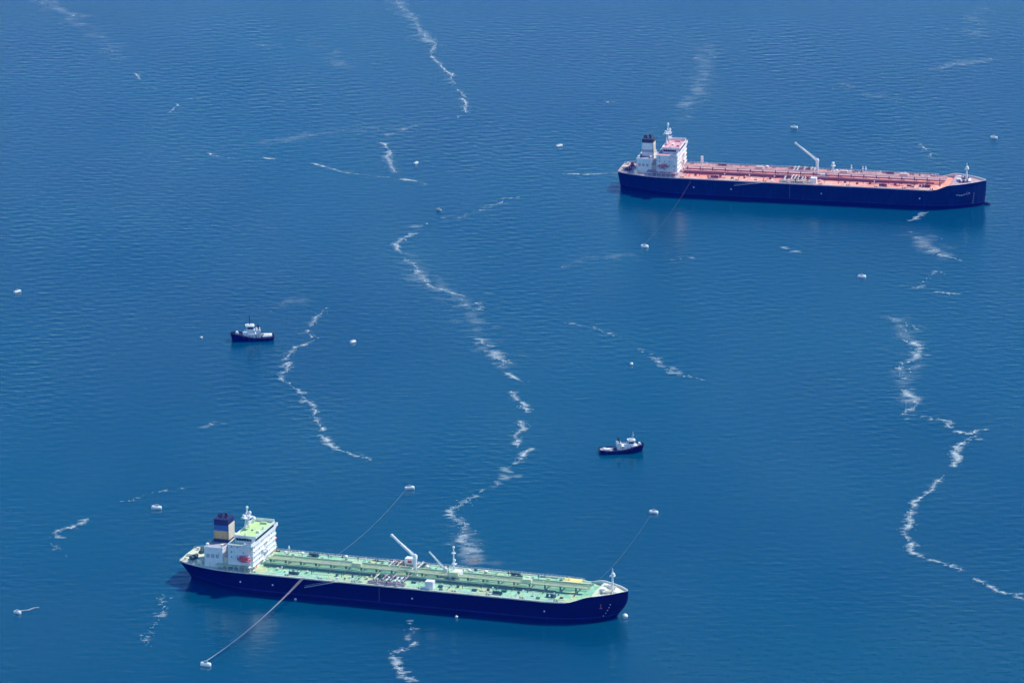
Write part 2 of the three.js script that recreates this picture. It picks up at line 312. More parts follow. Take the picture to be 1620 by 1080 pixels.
    const mast = mm.build('radar_mast', o.mastM, ship);
    new MB().box(0.5, 0.45, 4.2, mx + 1.7, my + mt * 0.6 + 1.1, 0.6, 0.5).bar(V(mx + 1.7, my + mt * 0.6, 0.6), V(mx + 1.7, my + mt * 0.6 + 0.9, 0.6), 0.35, 8).build('radar_scanner', M.white, mast);
    new MB().box(0.4, 0.35, 3.2, mx + 2, my + mt * 0.36 + 0.9, 0, -0.3).bar(V(mx + 2, my + mt * 0.36, 0), V(mx + 2, my + mt * 0.36 + 0.7, 0), 0.3, 8).build('radar_scanner', M.white, mast);
    for (const [dx, dy, dz, q] of [[1.2, mt * 0.6 + 2, -1.6, 0.85], [-0.9, mt * 0.6 + 1.4, 2.5, 0.7], [0.2, mt + 0.8, 0, 0.75]]) { new MB().ball(q, mx + dx, my + dy, dz, 1, 1.35, 1).bar(V(mx + dx, my + dy - q - 0.9, dz), V(mx + dx, my + dy - q * 0.8, dz), q * 0.45, 8).build('satellite_dome', M.white, mast); }
    new MB().ball(1.15, WX0 + 0.6, roof + 5.6, -WH + 2.2, 1, 1.2, 1).bar(V(WX0 + 0.6, roof + 3.5, -WH + 2.2), V(WX0 + 0.6, roof + 5, -WH + 2.2), 0.45, 8).build('satellite_dome', M.white, ship);
  }
  { // side deck under the overhang: pillars and arches along both sides
    for (const s of [-1, 1]) for (let i = 0; i <= 6; i++) { const x = HX0 - 6 + i * 3.2; new MB().box(0.35, T, 0.35, x, D + T / 2, s * (halfDeck(x) - 1.4)).beam(V(x, D + T - 1, s * (halfDeck(x) - 1.4)), V(x + 1, D + T, s * (halfDeck(x) - 1.4)), 0.3, 0.3).build('pillar', o.mastM, ship); }
    for (const s of [-1, 1]) new MB().box(20, 0.22, SHIP_B - HW + 3, HX0 + 3.8, D + T, s * ((SHIP_B + HW) / 2 - 2.2)).build('boat_deck', o.topM, ship);
    for (const s of [-1, 1]) { // lifeboats on davits
      const z = s * (HW + 3.1), y = D + T + 4.2, x = HX0 + o.boatX, b = new MB();
      b.ball(1.5, x, y, z, 2.6, 0.9, 0.95, 14).box(4.6, 0.9, 1.7, x + 0.2, y + 1.15, z).ball(0.8, x - 1.9, y + 1.35, z, 1.1, 0.8, 1);
      const boat = b.build('lifeboat', o.boatM, ship);
      new MB().box(6.4, 0.25, 2.6, x, y - 0.2, z).build('gunwale_strip', o.boatM2, boat);
      for (const dx of [-2.9, 2.9]) { const dv = new MB(); dv.beam(V(x + dx, D + T, z - s * 2.4), V(x + dx, D + T + 6.2, z - s * 0.9), 0.3, 0.4); dv.beam(V(x + dx, D + T + 6.2, z - s * 0.9), V(x + dx, D + T + 6.3, z + s * 1), 0.3, 0.3); dv.box(0.5, 0.5, 3, x + dx, D + T + 0.4, z - s * 0.2).build('davit', M.white, ship); }
    }
  }
  { // engine casing and funnel
    const c = o.casing, m = new MB();
    m.box(c.x1 - c.x0, c.h, c.z1 - c.z0, (c.x0 + c.x1) / 2, D + c.h / 2, (c.z0 + c.z1) / 2);
    const cs = m.build('engine_casing', M.white, ship);
    const rl = new MB(), cx = (c.x0 + c.x1) / 2, y = D + c.h + 0.45;
    rl.box(c.x1 - c.x0 + 0.4, 1, 0.25, cx, y, c.z1).box(c.x1 - c.x0 + 0.4, 1, 0.25, cx, y, c.z0).box(0.25, 1, c.z1 - c.z0, c.x0, y, (c.z0 + c.z1) / 2).box(0.25, 1, c.z1 - c.z0, c.x1, y, (c.z0 + c.z1) / 2);
    rl.build('casing_coaming', M.white, cs);
    new MB().box(c.x1 - c.x0 - 0.6, 0.2, c.z1 - c.z0 - 0.6, cx, D + c.h + 0.12, (c.z0 + c.z1) / 2).build('casing_roof', o.casingTop, cs);
    for (let i = 0; i < 3; i++) new MB().box(1.6, 1.9, 0.2, c.x0 + 2 + i * 2.6, D + c.h * 0.62, c.z1 + 0.05).build('louvre', M.grey, cs);
    for (const [dx, dz] of [[1, 2], [c.x1 - c.x0 - 1, 2.2], [1.4, c.z1 - c.z0 - 1.4], [c.x1 - c.x0 - 1, c.z1 - c.z0 - 1.5]]) new MB().bar(V(c.x0 + dx, D + c.h, c.z1 - dz), V(c.x0 + dx, D + c.h + 1.7, c.z1 - dz), 0.5, 8).ball(0.95, c.x0 + dx, D + c.h + 2, c.z1 - dz, 1, 0.6, 1).build('ventilator', M.white, cs);
    const f = o.funnel; let y0 = D + c.h; const F = new THREE.Group(); F.name = 'funnel'; ship.add(F);
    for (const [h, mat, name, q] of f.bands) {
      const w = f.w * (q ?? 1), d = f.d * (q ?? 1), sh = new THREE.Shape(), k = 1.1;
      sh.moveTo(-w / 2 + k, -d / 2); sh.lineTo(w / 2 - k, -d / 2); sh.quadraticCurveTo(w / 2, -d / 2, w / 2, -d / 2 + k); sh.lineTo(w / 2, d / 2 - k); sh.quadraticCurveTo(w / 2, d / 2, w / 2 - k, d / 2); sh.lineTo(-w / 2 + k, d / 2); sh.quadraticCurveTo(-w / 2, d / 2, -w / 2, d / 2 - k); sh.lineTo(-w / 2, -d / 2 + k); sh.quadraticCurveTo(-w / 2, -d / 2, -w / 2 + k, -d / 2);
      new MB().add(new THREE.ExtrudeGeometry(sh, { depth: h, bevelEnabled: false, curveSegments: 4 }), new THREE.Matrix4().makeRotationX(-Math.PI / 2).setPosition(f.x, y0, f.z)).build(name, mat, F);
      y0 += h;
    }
    for (const [dx, dz, h, q] of [[-1.6, -1.6, 1.6, 0.6], [1.2, -1.2, 2.1, 0.75], [-0.8, 1.5, 1.3, 0.5], [1.8, 1.6, 1.5, 0.45], [-2.4, 0.2, 1.9, 0.4]]) new MB().bar(V(f.x + dx, y0, f.z + dz), V(f.x + dx - 0.5, y0 + h, f.z + dz), q, 9).build('exhaust_pipe', M.black, F);
    if (f.front) new MB().box(0.3, f.front[1], f.d * 0.92, f.x + f.w / 2 + 0.12, D + c.h + f.front[0] + f.front[1] / 2, f.z).build('sunlit_funnel_front', f.front[2], F);  // pale sheet: the sunlit look of the front face put into colour
    new MB().box(3, 2.4, 5, c.x1 + 1.6, D + 7, f.z + 2).build('casing_annex', M.cream, cs); new MB().box(2.2, 5, 3.4, c.x1 + 1.2, D + 2.6, c.z1 - 3).build('casing_annex', M.cream, cs);
  }
  const winch = (name, x, y, z, turn, s, mat, mat2) => {                       // mooring winch: bed, two drums with flanges, gear case
    const m = new MB(), q = new THREE.Matrix4().compose(V(x, y, z), new THREE.Quaternion().setFromAxisAngle(V(0, 1, 0), turn), V(s, s, s)), g = [];
    m.box(3.4, 0.3, 5.4, 0, 0.15, 0).box(1.3, 1.5, 0.9, 0.3, 0.9, 0).box(0.3, 1.6, 0.3, 0, 0.8, 2.6).box(0.3, 1.6, 0.3, 0, 0.8, -2.6);
    for (const z1 of [0.5, 2.3, -0.5, -2.3]) m.bar(V(0, 1.2, z1 - 0.08), V(0, 1.2, z1 + 0.08), 1.05, 12);
    const w = new MB().add(m.geometry(), q).build(name, mat, ship);
    for (const z1 of [-1.4, 1.4]) new MB().add(new MB().bar(V(0, 1.2, z1 - 0.85), V(0, 1.2, z1 + 0.85), 0.6, 10).geometry(), q).build('drum', mat2, w);
  };
  winch('mooring_winch', 7, D, -5, 0.2, 1.1, o.gearM, M.cream); winch('mooring_winch', 6.5, D, 6, -0.3, 1.1, o.gearM, M.cream); winch('mooring_winch', 11.5, D, o.casing.z0 - 4, 1.5, 1, o.gearM, M.cream);
  winch('mooring_winch', o.mastX - 1.5, D + FC, -4.2, 1.2, 1, o.foreGear, M.white); winch('mooring_winch', o.mastX - 1.5, D + FC, 4.6, -1.2, 1, o.foreGear, M.white);
  new MB().box(3.2, 1.6, 2.6, 3.2, D + 0.8, 2).build('stern_locker', M.cream, ship); new MB().box(2.4, 2.6, 3.2, 12.8, D + 1.3, 13).build('stern_locker', M.cream, ship);
  for (const [x, z] of [[3, 9], [3.5, -9]]) new MB().bar(V(x, D, z), V(x, D + 1.6, z), 0.8, 10).build('stern_vent', M.cream, ship);
  for (const [x, z] of [[66, 16.4], [66, -16.4], [178, 16.2], [178, -16.2], [206, 12.6], [206, -12.6]]) winch('mooring_winch', x, D + 0.1, z, 1.57, 0.95, o.gearM, o.gearM);
  for (let i = 0; i < 12; i++) for (const s of [-1, 1]) { const x = 8 + i * 18.4, m = new MB(); for (const d of [-0.7, 0.7]) m.bar(V(x + d, D, s * (halfDeck(x) - 1.7)), V(x + d, D + 1, s * (halfDeck(x) - 1.7)), 0.33, 8); m.box(2.4, 0.3, 0.9, x, D + 0.2, s * (halfDeck(x) - 1.7)).build('bollard', o.gearM, ship); }

  // cargo deck: pipe rack, catwalk, tank hatches, manifold
  const P0 = HX1 + 2.5, P1 = FX - 5;
  for (let i = 0; i < 9; i++) { const z = -8.6 + i * 1.12, q = 0.24 + 0.16 * r(), y = D + 1.5 + 0.4 * r(), end = P1 - (r() < 0.4 ? r() * 70 : 0); const m = new MB().bar(V(P0, y, z), V(end, y, z), q, 8); for (let x = P0 + 12; x < end; x += 23 + r() * 8) m.bar(V(x - 0.3, y, z), V(x + 0.3, y, z), q * 1.55, 8); m.build('cargo_pipe', r() < 0.55 ? o.pipeM : r() < 0.5 ? o.pipeM2 : o.pipeM3, ship); }
  for (let i = 0; i < 6; i++) { const z = i < 4 ? 4.6 + i * 1.25 : 5.2 + (i - 4) * 2.4, y = D + (i < 4 ? 0.8 : 1.7) + 0.25 * r(); new MB().bar(V(P0, y, z), V(P1 - r() * 60, y, z), 0.3, 8).build('service_pipe', i < 4 ? o.pipeShaded : i % 2 ? o.dimM : o.pipeM, ship); }  // lower row coloured dark to stand in for shade beside the catwalk
  for (let x = P0 + 3; x < P1; x += 8.4) { const m = new MB(); m.box(0.35, 0.35, 18.5, x, D + 1.15, 0.1); for (const z of [-9, -3, 3, 9]) m.box(0.3, 1.2, 0.3, x, D + 0.6, z); m.build('pipe_support', o.gearM, ship); }
  {
    const m = new MB(), y = D + o.catY; m.box(P1 - P0, 0.18, 1.9, (P0 + P1) / 2, y, 2.7); for (const z of [1.75, 3.65]) m.box(P1 - P0, 0.45, 0.12, (P0 + P1) / 2, y + 0.05, z);
    const cat = m.build('catwalk', o.catM, ship), rl = new MB(), lg = new MB();
    for (const z of [1.75, 3.65]) rl.rail([V(P0, y, z), V(P1, y, z)], 1.1, 3.2, 0.05, 2);
    rl.build('handrail', o.catM, cat);
    for (let x = P0 + 2; x < P1; x += 8.4) lg.box(0.3, o.catY, 0.3, x, D + o.catY / 2, 1.8).box(0.3, o.catY, 0.3, x, D + o.catY / 2, 3.6).beam(V(x, D + 0.3, 1.8), V(x, y, 3.6), 0.16, 0.16);
    lg.build('catwalk_leg', o.gearM, cat);
    for (const x of [P0 + 50, 150, 190]) new MB().box(5, 2.2, 2.6, x, y + 0.9, 2.7).build('catwalk_shelter', o.catM, cat);
  }
  for (let i = 0; i < 10; i++) for (const s of [-1, 1]) {
    const x = P0 + 9 + i * 16.6, z = s * (11.6 + r() * 0.8), h = new MB().bar(V(x, D, z), V(x, D + 1.1, z), 0.75, 12).bar(V(x, D + 1.1, z), V(x, D + 1.35, z), 0.9, 12).box(0.2, 0.5, 1.8, x, D + 1.4, z).build('tank_hatch', r() < 0.5 ? o.gearM : o.pipeM, ship);
    new MB().bar(V(x + 3, D, z + s * 1.5), V(x + 3, D + 2.4 + r(), z + s * 1.5), 0.14, 6).box(0.7, 0.45, 0.7, x + 3, D + 2.6, z + s * 1.5).build('vent_post', r() < 0.5 ? M.white : o.gearM, ship);
    if (r() < 0.7) new MB().box(1.4 + r() * 1.6, 0.7 + r() * 0.8, 1 + r(), x + 7 + r() * 3, D + 0.5, s * (11 + 5 * r())).build('deck_locker', r() < 0.4 ? o.pipeM : o.gearM, ship);
    new MB().bar(V(x - 4, D + 0.5, s * 9), V(x - 4, D + 0.5, s * 17.5), 0.14, 6).box(0.5, 0.8, 0.5, x - 4, D + 0.5, s * 14).build('cross_pipe', r() < 0.5 ? o.pipeM : o.gearM, ship);
  }
  for (let i = 0; i < 70; i++) {                                               // small fittings all over the cargo deck
    const x = P0 + r() * (P1 - P0), z = (r() < 0.5 ? -1 : 1) * (10 + 9.5 * r()), k = r(), m = new MB(), mat = [o.gearM, o.pipeM, o.pipeM2, M.white, o.dimM][Math.floor(r() * 5)];
    if (Math.abs(z) > halfDeck(x) - 2 || (Math.abs(x - o.manifoldX) < 11 && Math.abs(z) > 9)) continue;
    if (k < 0.4) m.bar(V(x, D, z), V(x, D + 0.9 + r(), z), 0.25 + 0.25 * r(), 8).box(1, 0.16, 1, x, D + 0.9, z).build('valve', mat, ship);
    else if (k < 0.7) m.bar(V(x - 2 - 4 * r(), D + 0.3, z), V(x + 2 + 4 * r(), D + 0.3, z), 0.16, 6).box(0.4, 0.5, 0.5, x, D + 0.25, z).build('deck_pipe', mat, ship);
    else m.box(0.8 + 1.4 * r(), 0.5 + 0.7 * r(), 0.7 + r(), x, D + 0.4, z).bar(V(x, D + 0.4, z), V(x, D + 1.8, z), 0.1, 5).build('deck_fitting', mat, ship);
  }
  for (const s of [-1, 1]) { // manifold
    const X = o.manifoldX, tray = new MB().box(20, 0.5, 3.4, X, D + 0.8, s * 17.4).build('drip_tray', o.dimM, ship);
    new MB().box(19.4, 0.1, 2.8, X, D + 1.07, s * 17.4).build('tray_grating', M.dark, tray);
    for (let i = 0; i < 8; i++) { const x = X - 8 + i * 2.3 + r() * 0.6, y = D + 1.6 + r() * 0.7; new MB().bar(V(x, y, s * (4 + 6 * r())), V(x, y, s * (16 + r())), 0.3, 10).bar(V(x, y, s * 17), V(x, y, s * 17.3), 0.7, 12).bar(V(x, y, s * 13), V(x, y, s * 13.3), 0.62, 12).box(0.6, 1.4, 0.6, x, y + 0.5, s * 12).build('manifold_pipe', [o.manifoldM, o.manifoldM2, o.gearM, o.railM][Math.floor(r() * 4)], ship); }
    new MB().bar(V(X - 10, D + 1.5, s * 19), V(X + 10, D + 1.5, s * 19), 0.4, 8).box(0.4, 1.4, 0.5, X - 9, D + 0.7, s * 19).box(0.4, 1.4, 0.5, X, D + 0.7, s * 19).box(0.4, 1.4, 0.5, X + 9, D + 0.7, s * 19).build('hose_rail', o.manifoldM, ship);
    for (let i = 0; i < 3; i++) { const x = X - 5 + i * 5.2; const c = new THREE.CatmullRomCurve3([V(x, D + 2, s * 17.3), V(x + 0.3, D + 2.3, s * 18.8), V(x + 0.5, D + 0.9, s * 20), V(x + 2.6, D + 0.5, s * 19.6)]); if (s > 0 || i === 1) new MB().add(new THREE.TubeGeometry(c, 14, 0.3, 7)).build('cargo_hose', i === 1 ? M.black : o.hoseM, ship); }
  }
  for (const b of o.houses) { const g = new MB().box(b[3], b[4], b[5], b[0], D + b[1] + b[4] / 2, b[2]).build('deck_cabin', M.white, ship); if (b[6]) new MB().box(b[3] * 0.4, b[4] * 0.4, 0.15, b[0], D + b[1] + b[4] * 0.55, b[2] + b[5] / 2 + 0.05).build('cabin_door', b[6], g); }
  for (const [x, z] of o.vents) new MB().bar(V(x, D, z), V(x, D + 1.6, z), 0.5, 8).ball(1.05, x, D + 1.9, z, 1.1, 0.8, 1.1).build('mushroom_vent', M.white, ship);
  for (const c of o.cranes) { // hose-handling crane: pedestal, cab, lattice-like jib with a tie
    const base = V(c.x, D, c.z), cap = V(c.x + (c.lean ?? 0), D + c.h, c.z), tip = cap.clone().add(V(...c.jib)), m = new MB().bar(base, cap, c.r ?? 0.95, 12, (c.r ?? 0.95) * 0.8).box(2.6, 0.4, 2.6, c.x, D + 0.2, c.z);
    const crane = m.build('crane_pedestal', M.white, ship);
    new MB().box(2, 1.9, 2.2, cap.x, cap.y, cap.z).ball(0.9, cap.x, cap.y + 1, cap.z).build('crane_cab', M.white, crane);
    const j = new MB(), up = V(0, 0.45, 0), k = c.k ?? 1; j.beam(cap.clone().add(V(0, 0, 0.45 * k)), tip.clone().add(V(0, 0, 0.2 * k)), 0.35 * k, 0.8 * k).beam(cap.clone().add(V(0, 0, -0.45 * k)), tip.clone().add(V(0, 0, -0.2 * k)), 0.35 * k, 0.8 * k);
    for (let i = 1; i < 9; i++) { const p = cap.clone().lerp(tip, i / 9); j.box(0.3, 0.3, 1.1 * k * (1 - i * 0.05), p.x, p.y, p.z); }
    j.bar(cap.clone().add(V(0, 1.6, 0)), tip.clone().add(up), 0.1, 5).ball(0.7 * k, tip.x, tip.y, tip.z).build('crane_jib', M.white, crane);
    if (c.hook) new MB().bar(tip, tip.clone().add(V(0, -c.hook, 0)), 0.07, 5).box(0.5, 0.8, 0.5, tip.x, tip.y - c.hook, tip.z).build('crane_hook', M.dark, crane);
  }
  for (const [x, z, h, q] of o.posts) new MB().bar(V(x, D, z), V(x, D + h, z), q, 8, q * 0.6).box(q * 4, 0.25, q * 4, x, D + h * 0.8, z).ball(q * 1.4, x, D + h, z).build('deck_mast', M.white, ship);
  { // foremast and bow fittings
    const x = o.mastX, y = D + FC, m = new MB().bar(V(x, y, 0), V(x, y + o.foremast, 0), 0.62, 10, 0.4).box(2.6, 0.3, 2.6, x, y + o.foremast * 0.78, 0).bar(V(x, y + o.foremast * 0.78, 0), V(x, y + o.foremast + 1.6, 0), 0.2, 6).beam(V(x - 1.5, y, -1.3), V(x, y + o.foremast * 0.55, 0), 0.25, 0.25).beam(V(x - 1.5, y, 1.3), V(x, y + o.foremast * 0.55, 0), 0.25, 0.25);
    const fm = m.build('foremast', M.white, ship);
    new MB().ball(0.85, x + 0.3, y + o.foremast * 0.78 + 1, 0, 1.2, 1, 1.2).build('mast_lamp', M.white, fm);
    new MB().box(2.6, 1.5, 3.4, x - 5, y + 0.75, 0).build('bow_locker', o.windlassM, ship); new MB().box(1.6, 1, 7.5, x + 2, y + 0.6, 0, 0.15).build('windlass', o.windlassM, ship);
    new MB().box(2.2, 1.6, 2.2, x - 5, y + 0.8, -6).build('bow_locker', o.windlassM, ship);
    for (const s of [-1, 1]) { const p = point(0.955, D * 0.78, s); new MB().box(1.6, 0.4, 0.4, p[0], p[1] - 1.2, p[2] + s * 0.25).bar(V(p[0], p[1] - 1.3, p[2] + s * 0.25), V(p[0], p[1] + 1, p[2] + s * 0.2), 0.25, 6).build('anchor', M.rust, ship); }
  }
  { // accommodation ladder slung along the starboard side, draught figures and tug marks
    const L = o.ladder, m = new MB(), z = SHIP_B + 0.75; m.beam(V(L[0], D + 0.1, z), V(L[1], D - L[2], z), 0.8, 0.25); for (const dz of [-0.4, 0.4]) m.beam(V(L[0], D + 1, z + dz), V(L[1], D - L[2] + 0.9, z + dz), 0.07, 0.07); m.box(1.6, 0.15, 1.4, L[0], D + 0.05, z - 0.3).build('boarding_ladder', M.grey, ship);
    for (const x of o.marks) new MB().box(0.7, 0.8, 0.1, x, D * 0.55, SHIP_B + 0.03).build('hull_mark', M.white, hull);
    new MB().bar(V(o.manifoldX - 3, D, SHIP_B + 0.3), V(o.manifoldX - 3, 3, SHIP_B + 0.3), 0.12, 5).build('pilot_ladder', M.brownRope, ship);
  }
  if (o.bulb) { new MB().ball(2.4, SHIP_L - 0.5, -0.9, 0, 1.7, 1, 0.9, 14).build('bulbous_bow', M.bottom, ship); for (let i = 0; i < 6; i++) { const p = point(0.93 + i * 0.006, D * 0.72 - 0.5 * Math.sin(i), 1); new MB().box(1.1, 0.7, 0.12, p[0], p[1], p[2] + 0.08, 0.12 + i * 0.03).build('bow_lettering', M.grey, hull); } }
  for (const s of [-1, 1]) for (let i = 0; i < 5; i++) { const p = point(0.972, 3 + i * 1.5, s); new MB().box(0.5, 0.5, 0.3, p[0], p[1], p[2]).build('draught_mark', M.grey, hull); }
  if (o.hatch) new MB().box(9, 1.6, 7, o.hatch[0], D + 0.85, o.hatch[1]).box(9.4, 0.15, 7.4, o.hatch[0], D + 1.7, o.hatch[1]).build('yellow_cover', M.yellow, ship);
  // place: stern and bow are found on the sea under their places in the picture
  const s = at(...o.stern, D), b = at(...o.bow, D), dir = b.clone().sub(s); dir.y = 0;
  ship.position.set(s.x, 0, s.z); ship.rotation.y = -Math.atan2(dir.z, dir.x); ship.scale.setScalar(dir.length() / SHIP_L);
  ship.updateMatrixWorld(true);
  return { ship, point: (x, y, z) => ship.localToWorld(V(x, y, z)) };
}
const nearShip = makeTanker({
  label: 'green decked oil tanker with black, blue and yellow funnel, nearest in the picture', seed: 3, D: 11.3, FC: 2.0, stern: [294, 877], bow: [994, 944], hull: M.hull,
  deckM: M.greenDeck, poopM: M.creamDeck, foreM: M.greyPinkDeck ?? M.creamDeck, dimM: M.midGreen, edgeM: M.cream, railM: M.white, topM: M.paleGreen, compassM: M.limeDeck, mastM: M.white, accentM: M.orange, accentM2: M.white, boatM: M.orange, boatM2: M.paleRed,
  gearM: M.darkGreen, foreGear: M.cream, pipeM: M.paleGreen, pipeM2: M.cream, pipeM3: M.midGreen, pipeShaded: M.darkGreen, catM: M.lime, catY: 3.4, manifoldM: M.pipePink, manifoldM2: M.cream, hoseM: M.pipePink, windlassM: M.white, casingTop: M.grey,
  houseX: 30, houseHalf: 17.5, wheelHalf: 14.5, mastTop: 11, boatX: 10, FX: 227, rake: 7, sternRake: 4.5, mastX: 235.5, manifoldX: 118, foremast: 11, hatch: [210, -12.5],
  casing: { x0: 16.5, x1: 26.5, z0: -8, z1: 16.5, h: 10 }, funnel: { x: 21.3, z: -0.5, w: 8.2, d: 9.6, bands: [[2, M.dark, 'funnel_base'], [4.4, M.ochre, 'funnel_yellow_band'], [3, M.funnelMid, 'funnel_blue_band'], [3.2, M.funnelBlue, 'funnel_top_band', 1.02]], front: [1.5, 8.2, M.cream] },  // ochre band: shade of the funnel side put into the yellow
  houses: [[141.5, 0, 17, 4.4, 4.2, 4], [121, 2, -13.5, 5.5, 3.6, 4, M.orange], [149.5, 0, -2, 6, 4.4, 6], [146, 0, -8, 3, 2.6, 3]], vents: [[130.5, -12], [153.5, -12.5], [162.5, -13.2], [60, -15], [84, -16]],
  cranes: [{ x: 127.4, z: -1, h: 10.2, jib: [-12.5, 11, 0.6], k: 1.2, r: 1.1 }, { x: 143, z: -4, h: 3.5, jib: [-8.5, 9.2, 0], k: 0.7, r: 0.6 }], posts: [[147, -6, 16, 0.5], [148, -4, 9.5, 0.6], [52, -16.5, 4.5, 0.25]],
  ladder: [91, 74, 4.5], marks: [38, 133, 56, 205],
});
const farShip = makeTanker({
  label: 'red decked oil tanker with white and black funnel, farthest in the picture', seed: 9, D: 12.6, FC: 2.4, stern: [982, 265], bow: [1561, 293.5], hull: M.hazedFarHull,
  deckM: M.redDeck, poopM: M.greyPink, foreM: M.greyPink, dimM: M.midRed, edgeM: M.paleRed, railM: M.white, topM: M.pinkDeck, compassM: M.pinkDeck, mastM: M.white, accentM: M.midRed, accentM2: M.paleRed, boatM: M.midRed, boatM2: M.white,
  gearM: M.darkRed, foreGear: M.darkRed, pipeM: M.paleRed, pipeM2: M.midRed, pipeM3: M.greyPink, pipeShaded: M.darkRed, catM: M.paleRed, catY: 4.2, manifoldM: M.cream, manifoldM2: M.midRed, hoseM: M.cream, windlassM: M.white, casingTop: M.greyPink,
  houseX: 27.2, houseHalf: 17, wheelHalf: 12, mastTop: 13, boatX: 5, FX: 222, rake: 1.2, sternRake: 0.8, bulb: true, mastX: 231, manifoldX: 120, foremast: 10.5,
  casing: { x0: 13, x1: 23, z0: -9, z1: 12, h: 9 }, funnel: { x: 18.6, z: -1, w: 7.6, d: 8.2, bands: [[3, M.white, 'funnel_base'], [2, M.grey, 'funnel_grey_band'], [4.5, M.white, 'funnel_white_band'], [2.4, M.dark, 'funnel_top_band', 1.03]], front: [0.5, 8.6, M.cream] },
  houses: [[132, 0, 15.5, 4, 3.6, 4.2], [52, 0, -16, 1.4, 6.5, 1.4], [136, 0, 3, 3.2, 3, 4]], vents: [[141, -11], [143, -13], [205, -8], [96, -15]],
  cranes: [{ x: 131.5, z: -2, h: 10.5, jib: [-14.5, 11.5, 0.5], k: 1.1, r: 1.1 }], posts: [[141.5, -6, 8.5, 0.7], [153.5, -8, 7, 0.3], [161, -8, 6.5, 0.3], [163, -8, 6.5, 0.3]],
  ladder: [99, 80, 3], marks: [53, 78, 138, 203],
});
